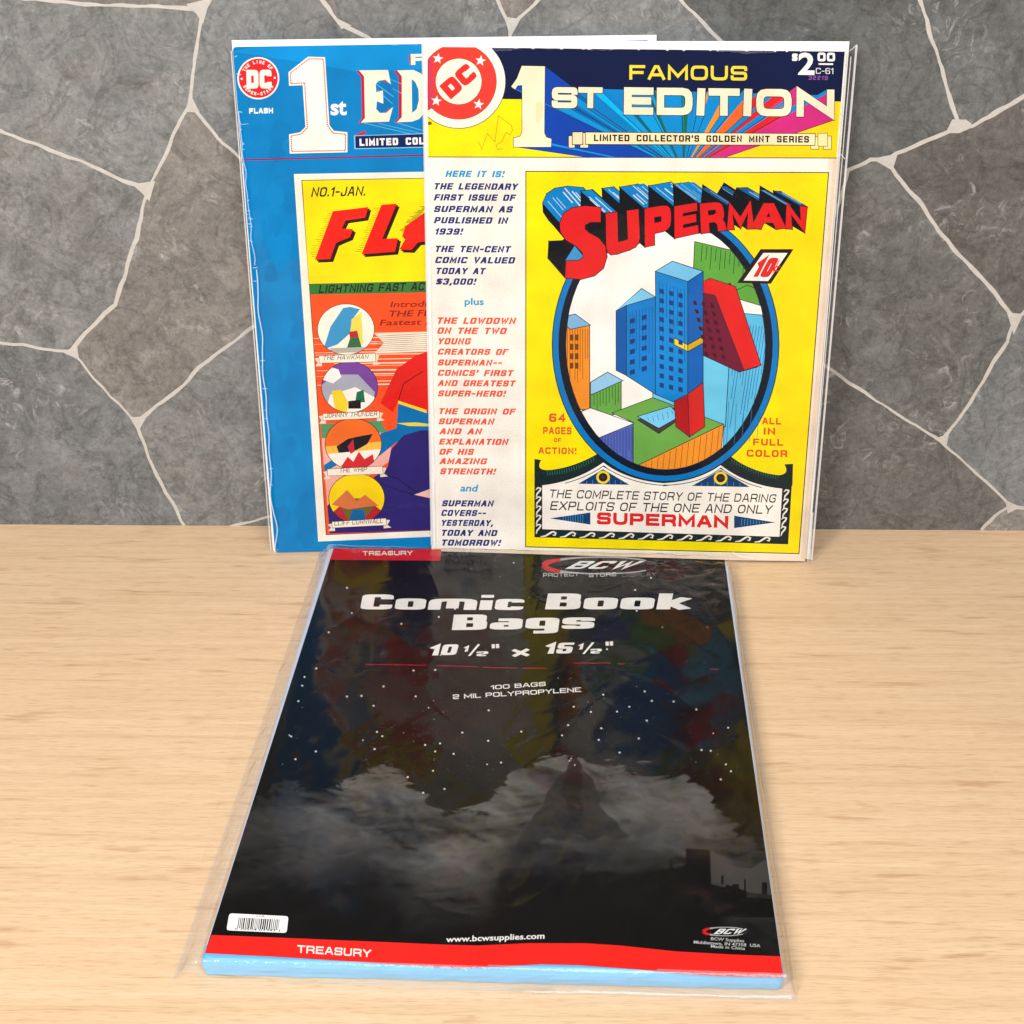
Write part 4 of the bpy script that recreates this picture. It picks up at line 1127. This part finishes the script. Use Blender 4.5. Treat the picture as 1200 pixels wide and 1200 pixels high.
# ------------------------------------------------------------------ the pack of bags on the table
PYAW, PX, PY, PL, PW = -0.0485, -5.5155, -17.4914, 15.4734, 10.4145
ex = Vector((math.cos(PYAW), math.sin(PYAW), 0)); ey = Vector((-math.sin(PYAW), math.cos(PYAW), 0))
ZT = .40
PP = Plane((PX, PY, ZT), ex, ey)                 # the card's plane
BP = Plane((PX, PY, 0), ex, ey)                  # the table under it
pack = thing('pack_of_bags', 'sealed pack of bags with black and red printed card, flat on the wooden table', 'plastic bags', BP)
# pack local frame from Plane.matrix(): x right, z along the card, y = down; so height h is y = -h
TOPL = [(300, 930), (330, 922), (365, 916), (400, 913), (430, 903), (450, 899), (470, 907), (490, 922), (505, 938), (530, 946), (560, 943), (590, 922), (605, 900), (630, 890), (655, 887), (690, 890), (720, 897), (760, 900), (800, 908), (822, 924), (838, 945), (860, 968), (885, 990)]
def card_material():
    mt = print_material('printed_insert_card', 0.5, 0.12)
    nt = mt.node_tree; N = nt.nodes.new; L = nt.links.new
    b = nt.nodes['Principled BSDF']
    ink = b.inputs['Base Color'].links[0].from_socket
    va = [n for n in nt.nodes if n.type == 'VERTEX_COLOR'][0]
    tc = N('ShaderNodeTexCoord'); sep = N('ShaderNodeSeparateXYZ'); L(tc.outputs['Object'], sep.inputs[0])
    def mth(op, x, y=None, z=None, cl=False):
        q = N('ShaderNodeMath'); q.operation = op; q.use_clamp = cl
        for k, val in enumerate((x, y, z)):
            if val is None: continue
            if isinstance(val, (int, float)): q.inputs[k].default_value = val
            else: L(val, q.inputs[k])
        return q.outputs[0]
    def step(x, a0, a1):
        r = N('ShaderNodeMapRange'); r.interpolation_type = 'SMOOTHSTEP'
        L(x, r.inputs[0]); r.inputs[1].default_value, r.inputs[2].default_value = a0, a1
        return r.outputs[0]
    ui = mth('DIVIDE', sep.outputs['X'], IN * PW); vi = mth('DIVIDE', sep.outputs['Z'], IN)
    ramp = N('ShaderNodeValToRGB'); ramp.color_ramp.interpolation = 'B_SPLINE'
    st = [PP.uv(x, y) for x, y in TOPL]
    e = ramp.color_ramp.elements
    while len(e) < len(st): e.new(.5)
    for k, (u, v) in enumerate(st):
        e[k].position = max(0, min(1, u / PW)); e[k].color = (v / 10, v / 10, v / 10, 1)
    L(ui, ramp.inputs[0])
    vtop = mth('MULTIPLY', ramp.outputs[0], 10.0)
    def nz(scale, detail, shift=(0, 0, 0), rough=.6, dist=.6, sq=1.6):
        mp = N('ShaderNodeMapping'); mp.inputs['Location'].default_value = shift; mp.inputs['Scale'].default_value = (1, 1, sq)
        n = N('ShaderNodeTexNoise'); n.inputs['Scale'].default_value = scale; n.inputs['Detail'].default_value = detail
        n.inputs['Roughness'].default_value = rough; n.inputs['Distortion'].default_value = dist
        L(tc.outputs['Object'], mp.inputs[0]); L(mp.outputs[0], n.inputs['Vector']); return n.outputs['Fac']
    puff = nz(42, 7, rough=.58)
    puff2 = nz(42, 7, (-.0022, 0, -.0040), rough=.58)
    fine = nz(130, 6, (.3, 0, .1), .65)
    big = nz(15, 3, (.1, .2, .37))
    depth = mth('SUBTRACT', vtop, vi)                                   # inches below the cloud tops
    depth = mth('ADD', depth, mth('MULTIPLY', mth('SUBTRACT', puff, .5), 2.8))
    depth = mth('ADD', depth, mth('MULTIPLY', mth('SUBTRACT', fine, .5), .5))
    edge = step(depth, -.02, .16)
    low = mth('SUBTRACT', 1.0, step(mth('ADD', depth, mth('MULTIPLY', mth('SUBTRACT', big, .5), 3.6)), 1.5, 4.0))
    relief = mth('MULTIPLY', mth('SUBTRACT', puff, puff2), 2.6)        # painted billows with pale tops
    tone = mth('ADD', mth('ADD', mth('MULTIPLY', step(big, .36, .62), .062), .022), mth('MULTIPLY', relief, .06))
    tone = mth('ADD', tone, mth('MULTIPLY', mth('SUBTRACT', fine, .5), .05))
    tone = mth('MULTIPLY', mth('MAXIMUM', tone, .006), mth('MULTIPLY', edge, low))
    # the print is darkest at both sides
    side = mth('MULTIPLY', step(ui, .02, .2), mth('SUBTRACT', 1.0, step(ui, .87, .97)))
    tone = mth('MULTIPLY', tone, mth('ADD', mth('MULTIPLY', side, .7), .3))
    mul = mth('MULTIPLY', tone, mth('SUBTRACT', 1.0, va.outputs['Alpha']))
    cc = N('ShaderNodeCombineXYZ')
    L(mul, cc.inputs[0]); L(mth('MULTIPLY', mul, .975), cc.inputs[1]); L(mth('MULTIPLY', mul, .93), cc.inputs[2])
    ad = N('ShaderNodeVectorMath'); ad.operation = 'ADD'
    L(ink, ad.inputs[0]); L(cc.outputs[0], ad.inputs[1]); L(ad.outputs[0], b.inputs['Base Color'])
    return mt
M_CARD = card_material()
A = Art(PP)
#@@CARD@@
RT = [(248, 1095.6), (380, 1101), (522, 1107), (560, 1108), (620, 1105.2), (687, 1105.4), (727, 1108), (793, 1115), (860, 1118.6), (914.3, 1120.7)]
RB = [(240, 1117), (320, 1121), (386, 1125), (470, 1130.4), (538, 1134.5), (585, 1132.8), (633, 1130), (677, 1131), (747, 1136), (800, 1141), (843, 1144), (918, 1145.5)]
CARD = [(391, 642.4), (849, 655.9), (918, 1145.5)] + RB[::-1][1:]
A.poly(CARD, (5, 5, 6), 0.0)
rnd = random.Random(5)
def blob(cx, cy, rx, ry, n=18, rough=.28, seed=0.0):
    out = []
    for i in range(n):
        a = 2 * math.pi * i / n
        r = 1 + rough * noise.noise((math.cos(a) * 1.7 + seed, math.sin(a) * 1.7, seed * .7)) + rough * .5 * noise.noise((math.cos(a) * 5 + seed, math.sin(a) * 5, seed))
        out.append((cx + rx * r * math.cos(a), cy + ry * r * math.sin(a)))
    return out
def inside_x(y): return 391 - (y - 642.4) * .318, 849 + (y - 655.9) * .1408
def cardclip(p): return clip(p, [(391, 642.4), (849, 655.9), (918, 1145.5), (240, 1117)])
# a dark crag standing out of the clouds
A.poly([(604, 992), (612, 975), (619, 968), (626, 955), (636, 946), (640, 930), (650, 917), (655, 909), (663, 904), (667, 893), (674, 887), (680, 892), (684, 903), (694, 911), (699, 925), (704, 934), (703, 944), (712, 955), (722, 962), (728, 972), (738, 980), (724, 985), (708, 979), (694, 985), (676, 977), (660, 986), (642, 981), (622, 993)], (24, 23, 23), .72)
A.poly([(667, 896), (674, 889), (680, 894), (683, 915), (679, 934), (684, 950), (678, 966), (668, 960), (664, 940), (656, 930), (662, 912)], (15, 15, 15), .85)
# town skyline
A.poly(cardclip([(650, 1060), (652, 1030), (668, 1024), (680, 1024), (684, 1012), (688, 1024), (712, 1020), (730, 1028), (752, 1026), (770, 1020), (784, 1018), (786, 1006), (789, 1018), (803, 1014), (804, 994), (832, 996), (833, 1036), (850, 1040), (852, 1034), (874, 1042), (876, 1052), (914, 1054), (914, 1075), (640, 1075)]), (6, 6, 6))
A.poly(cardclip([(833, 998), (850, 1004), (862, 1016), (880, 1018), (895, 1008), (912, 1012), (914, 1050), (880, 1046), (850, 1036), (834, 1034)]), (64, 62, 60))
for x0, y0, x1, y1 in ((858, 1036, 866, 1042), (872, 1030, 874, 1044), (893, 1034, 899, 1048), (845, 1026, 848, 1036)):
    A.poly([(x0, y0), (x1, y0), (x1, y1), (x0, y1)], (14, 14, 15))
for i in range(14):
    x = 660 + rnd.random() * 240; y = rnd.uniform(1040, 1062)
    A.poly([(x, y), (x + 1, y), (x + 1, y + 1.2), (x, y + 1.2)], (70, 68, 62))
# stars
for i in range(72):
    y = 652 + 250 * rnd.random() ** 1.05
    l, r_ = inside_x(y); x = rnd.uniform(l + 8, r_ - 8)
    k = rnd.choice((.5, .6, .7, .85, 1.2))
    A.ell(x, y, k, k * .85, (235, 232, 226) if k > .8 else (150, 148, 146), 8)
for zx, zy in ((320, 12), (262, 83), (246, 147), (447, 128), (507, 125), (557, 166), (731, 127), (571, 274), (593, 292), (561, 345), (216, 293), (318, 355), (234, 387), (770, 328), (832, 322), (888, 365), (803, 435), (698, 461), (850, 510), (762, 526), (924, 277), (1031, 311), (1168, 273), (1033, 185), (722, 20), (812, 18), (598, 86)):
    A.ell(280 + zx / 3.5294, 780 + zy / 3.5294, 1.25, 1.0, (238, 234, 226), 8)
for zx, zy in ((585, 34), (613, 71), (525, 94), (477, 113), (423, 47), (375, 114), (308, 94), (415, 178), (286, 166), (103, 191), (593, 148), (562, 218), (487, 273), (787, 105), (911, 176), (807, 263), (843, 266), (922, 346), (882, 378), (262, 206), (698, 74)):
    A.ell(580 + zx / 3.3333, 800 + zy / 3.3333, 1.25, 1.0, (238, 234, 226), 8)
# writing at the top
A.poly([(391, 642.4), (517, 643.6), (516, 657), (386.4, 656)], (206, 30, 42))
WH = (244, 242, 238)
A.text('TREASURY', 425, 650.9, 483.5, 650.4, 5.0, WH, t=.2, w=1.0)
def p2(x, y): return (360 + x / 2.3077, 630 + y / 2.3077)
def logo(cx, cy, rx, ry, x0, x1, yb, h, th):
    for k in range(40):
        a0, a1 = 2 * math.pi * k / 40, 2 * math.pi * (k + 1) / 40
        left = max(0, -math.cos((a0 + a1) / 2))
        wt = th * (1 + 3.2 * left ** 3)
        c = (210, 30, 30) if left > .72 else (176, 176, 178)
        if math.cos((a0 + a1) / 2) > .8: c = (60, 64, 72)
        A.line([(cx + rx * math.cos(a0), cy + ry * math.sin(a0)), (cx + rx * math.cos(a1), cy + ry * math.sin(a1))], wt, c)
    A.text('BCW', x0, yb, x1, yb, h, (240, 240, 238), t=.21, w=.5, gap=.25, shear=.6)
logo(703.5, 662.6, 66, 9.8, 662, 738, 666.6, 9.2, 1.5)
for txt, a, b in (('PROTECT', 638, 735), ('STORE', 762, 836), ('DISPLAY', 852, 945)):
    A.text(txt, *p2(a, 107), *p2(b, 104), 4.6, (206, 204, 200) if txt != 'DISPLAY' else (120, 118, 116), t=.17, w=1.0)
K = dict(t=.18, w=.27, gap=.15, rr=.3)
A.text('Comic', *p2(143, 194), *p2(583, 196), 17.6, WH, shear=.04, **K)
A.text('Book', *p2(643, 194), *p2(1032, 194), 18.6, WH, shear=.04, **K)
A.text('Bags', *p2(391, 250), *p2(775, 246), 18, WH, shear=.03, **K)
KK = dict(t=.21, w=.34, gap=.2, rr=.3)
A.text('10', *p2(328, 319), *p2(402, 317), 12.4, WH, shear=.12, **KK)
A.text('1', *p2(420, 309), *p2(434, 308), 6.6, WH, shear=.15, **KK); A.text('/', *p2(436, 319), *p2(456, 317), 11.5, WH, shear=.3, t=.16, w=.5); A.text('2', *p2(458, 321), *p2(490, 320), 5.6, WH, **KK); A.text('"', *p2(500, 313), *p2(520, 312), 10.6, WH, t=.24, w=.9)
A.text('x', *p2(556, 322), *p2(600, 320), 11.4, WH, t=.24, w=.6)
A.text('15', *p2(640, 314), *p2(714, 313), 12.6, WH, shear=.12, **KK)
A.text('1', *p2(730, 303), *p2(744, 302), 6.6, WH, shear=.15, **KK); A.text('/', *p2(745, 314), *p2(765, 312), 11.5, WH, shear=.3, t=.16, w=.5); A.text('2', *p2(766, 314), *p2(797, 313), 5.6, WH, **KK); A.text('"', *p2(808, 306), *p2(828, 305), 10.6, WH, t=.24, w=.9)
for a, b, ya, yb in ((428, 500, 778.5, 779.5), (512, 560, 780, 781), (566, 606, 782, 783), (612, 640, 783, 783), (672, 716, 777, 777), (724, 732, 778, 778), (832, 842, 784, 784.4)):
    A.line([(a, ya), (b, yb)], .8, (170, 24, 56))
A.text('100 BAGS', *p2(497, 411), *p2(645, 401), 4.9, WH, t=.18, w=.9, gap=.16, sp=.6)
A.text('2 MIL POLYPROPYLENE', *p2(394, 437), *p2(741, 417), 5.3, WH, t=.18, w=.85, gap=.16, sp=.6)
# writing at the bottom
A.btext('www.bcwsupplies.com', 522.5, 1104, 638, 1099.8, 6.8, WH, bold=.022, shear=.1)
logo(850, 1091.6, 25.5, 5.0, 836, 868, 1094.6, 6.2, 1.0)
A.btext('BCW Supplies', 833, 1101.6, 872, 1104.2, 3.6, (200, 200, 198), bold=.012); A.btext('Middletown, IN 47358  USA', 813, 1105.6, 891, 1110, 3.7, (200, 200, 198), bold=.012); A.btext('Made in China', 833, 1110.4, 873, 1113.2, 3.6, (200, 200, 198), bold=.012)
A.poly(RT + RB[::-1], (250, 38, 30))
A.text('TREASURY', 348, 1116.4, 434.5, 1121.8, 9.0, WH, t=.2, w=.85, gap=.2)
card = A.build('insert_card', M_CARD, pack, -ZT)

# bar code sticker
A = Art(PP)
def p5(x, y): return (190 + x / 3.158, 980 + y / 3.158)
A.poly(rounded([p5(249, 288), p5(468, 299), p5(461, 361), p5(238, 351)], 3.4, True), (252, 252, 252))
x = 284
while x < 434:
    wd = rnd.choice((2, 3, 3, 5)); 
    A.poly([p5(x, 304 + (x - 280) * .045), p5(x + wd, 304 + (x - 280) * .045), p5(x + wd - 6, 343 + (x - 280) * .05), p5(x - 6, 343 + (x - 280) * .05)], (24, 22, 24))
    x += wd + rnd.choice((2, 3, 4))
A.btext('0 70504 03343 1', *p5(268, 349), *p5(436, 356), 2.4, (50, 50, 52), bold=.01); A.btext('110', *p5(350, 302), *p5(378, 303), 2.2, (60, 60, 62), bold=.01)
lab = A.build('barcode_label', M_LABEL, card, -ZT - .02)

# the stack of bags under the card
SLAB = [BP.uv(235, 1150), BP.uv(925, 1164.5)]
s0 = BP.uv(236.5, 1145); s1 = BP.uv(918, 1163)
stk = rounded([s0, s1, (PW + .13, PL + .05), (-.17, PL + .12)], .16, True, 5)
n_l = 14
V, F = [], []
st_out = []
for (a, b) in zip(stk, stk[1:] + stk[:1]):
    nn = 60 if math.hypot(b[0] - a[0], b[1] - a[1]) > 1 else 1
    for k in range(nn):
        t = k / nn; st_out.append((a[0] + (b[0] - a[0]) * t, a[1] + (b[1] - a[1]) * t))
prof = [(-.05, .008), (-.012, .05), (.0, .12), (.012, .2), (.005, .28), (-.03, .345), (-.09, .38), (-.22, .39)]
n = len(st_out)
for k, (off, h) in enumerate(prof):
    for i, (u, z) in enumerate(st_out):
        cu, cz = PW / 2, PL / 2
        d = Vector((u - cu, z - cz)); 
        wob = .012 * noise.noise((i * .31, h * 14, 2)) + .03 * noise.noise((i * .06, h * 3, 8))
        du = (1 if u > cu else -1) * (max(off, -.07) + wob) if abs(u - cu) > PW / 2 - .2 else 0
        wob += (.035 * noise.noise((u * .5, h * .6, 21)) + .012 * noise.noise((u * 3, h * 22, 5))) if z < .5 else 0
        dz = (1 if z > cz else -1) * (off + wob) if abs(z - cz) > PL / 2 - .3 else 0
        V.append(((u + du) * IN, -(h + (.018 * noise.noise((u * .7, 3, 8)) if .02 < h < .3 else 0)) * IN, (z + dz) * IN))
for k in range(len(prof) - 1):
    for i in range(n):
        j = (i + 1) % n
        F.append((k * n + i, k * n + j, (k + 1) * n + j, (k + 1) * n + i))
F.append(tuple(range((len(prof) - 1) * n, len(prof) * n))); F.append(tuple(range(n - 1, -1, -1)))
so = mesh_obj('bag_stack', V, F, M_STACK, pack, False)
so.data.materials.append(M_STACK_SIDE)
mi = []
for p in so.data.polygons:
    c = p.center / IN
    front = c.z < .35 and p.loop_total == 4
    mi.append(0 if front else 1)
so.data.polygons.foreach_set('material_index', mi)
bm = bmesh.new(); bm.from_mesh(so.data); bmesh.ops.recalc_face_normals(bm, faces=bm.faces); bm.to_mesh(so.data); bm.free()

# outer wrapper: draped clear film with flattened side seams and crumpled corners
BL, BR = BP.uv(202, 1149), BP.uv(934, 1175)
TR = (PW + .34, PL + .10); TL = (-.42, PL + .22)
NU, NV = 260, 360
def smooth(t): t = max(0, min(1, t)); return t * t * (3 - 2 * t)
def seg_d(v, lo, hi): return max(lo - v, v - hi, 0)
V, F, MI = [], [], []
for j in range(NV + 1):
    b = j / NV
    b = b + .06 * math.sin(2 * math.pi * b) / math.pi * -1
    for i in range(NU + 1):
        a = i / NU
        u = (BL[0] * (1 - a) + BR[0] * a) * (1 - b) + (TL[0] * (1 - a) + TR[0] * a) * b
        v = (BL[1] * (1 - a) + BR[1] * a) * (1 - b) + (TL[1] * (1 - a) + TR[1] * a) * b
        l_f = s0[0] - .03; r_f = s1[0] + .03
        d_b = s0[1] + (s1[1] - s0[1]) * max(0, min(1, u / PW)) - .04
        du = max(l_f - u, u - r_f, 0); dv = max(d_b - v, v - (PL + .08), 0)
        wl = .50 if u < 0 else .2
        fall = 1 - smooth(max(du / wl, dv / (.13 if v < 1 else .2)))
        inner = min(u - l_f, r_f - u, v - d_b, PL + .08 - v)
        amp = smooth(inner / .6)
        corner = math.exp(-((u - PW) ** 2 + (v - PL) ** 2) / 3.5) + .9 * math.exp(-((u + .4) ** 2 + (v + .3) ** 2) / .5) + .5 * math.exp(-((u - PW) ** 2 + (v + .2) ** 2) / .6) + .5 * math.exp(-((v - PL) ** 2) / .35)
        wav = .030 * noise.noise((u * .42, v * .28, 1)) + .016 * noise.noise((u * 1.1 + .5 * v, v * .55, 5)) + .0055 * noise.noise((u * 2.6 - v * .8, v * 1.5, 9))
        cru = corner * (.035 * noise.noise((u * 2.2, v * 2.6, 3)) + .02 * abs(noise.noise((u * 5, v * 4.2, 6))))
        crease = max(0, 1 - abs(noise.noise((u * .55 + .25 * v, v * .22, 31))) * 16) * .006 + max(0, 1 - abs(noise.noise((u * .9 - .5 * v, v * .5, 47))) * 14) * .004
        tr_ = math.exp(-(((u - PW + .4) / 1.1) ** 2 + ((v - PL + .8) / 1.2) ** 2))
        cru += tr_ * (.05 * abs(noise.noise((u * 1.6 + v * .7, v * 1.9, 61))) + .025 * noise.noise((u * 3.4, v * 3.8, 71))) + amp * crease
        h = .016 + (ZT + .06 - .016) * fall + (amp + .15 * fall) * wav + cru * (.4 + .6 * fall) * 1.0
        if inner > 0: h = max(h, ZT + .0245)
        else:
            h += (.03 * noise.noise((u * 3.3, v * 3.1, 4)) + .05 * noise.noise((u * 4.5, v * 1.2, 14))) * fall * (1 - fall) * 4 + .018 * abs(noise.noise((u * 6, v * 6, 2)))
            h = max(h, .012)
        V.append((u * IN, -h * IN, v * IN))
for j in range(NV):
    for i in range(NU):
        k = j * (NU + 1) + i
        F.append((k, k + 1, k + NU + 2, k + NU + 1))
        c = V[k]
        u = c[0] / IN; v = c[2] / IN
        MI.append(1 if (u < s0[0] - .03 or u > PW + .16 or v < s0[1] + (s1[1] - s0[1]) * u / PW - .02) else 0)
wr = mesh_obj('wrapper', V, F, M_WRAP, pack, True)
wr.data.materials.append(M_FLANGE)
wr.data.polygons.foreach_set('material_index', MI)
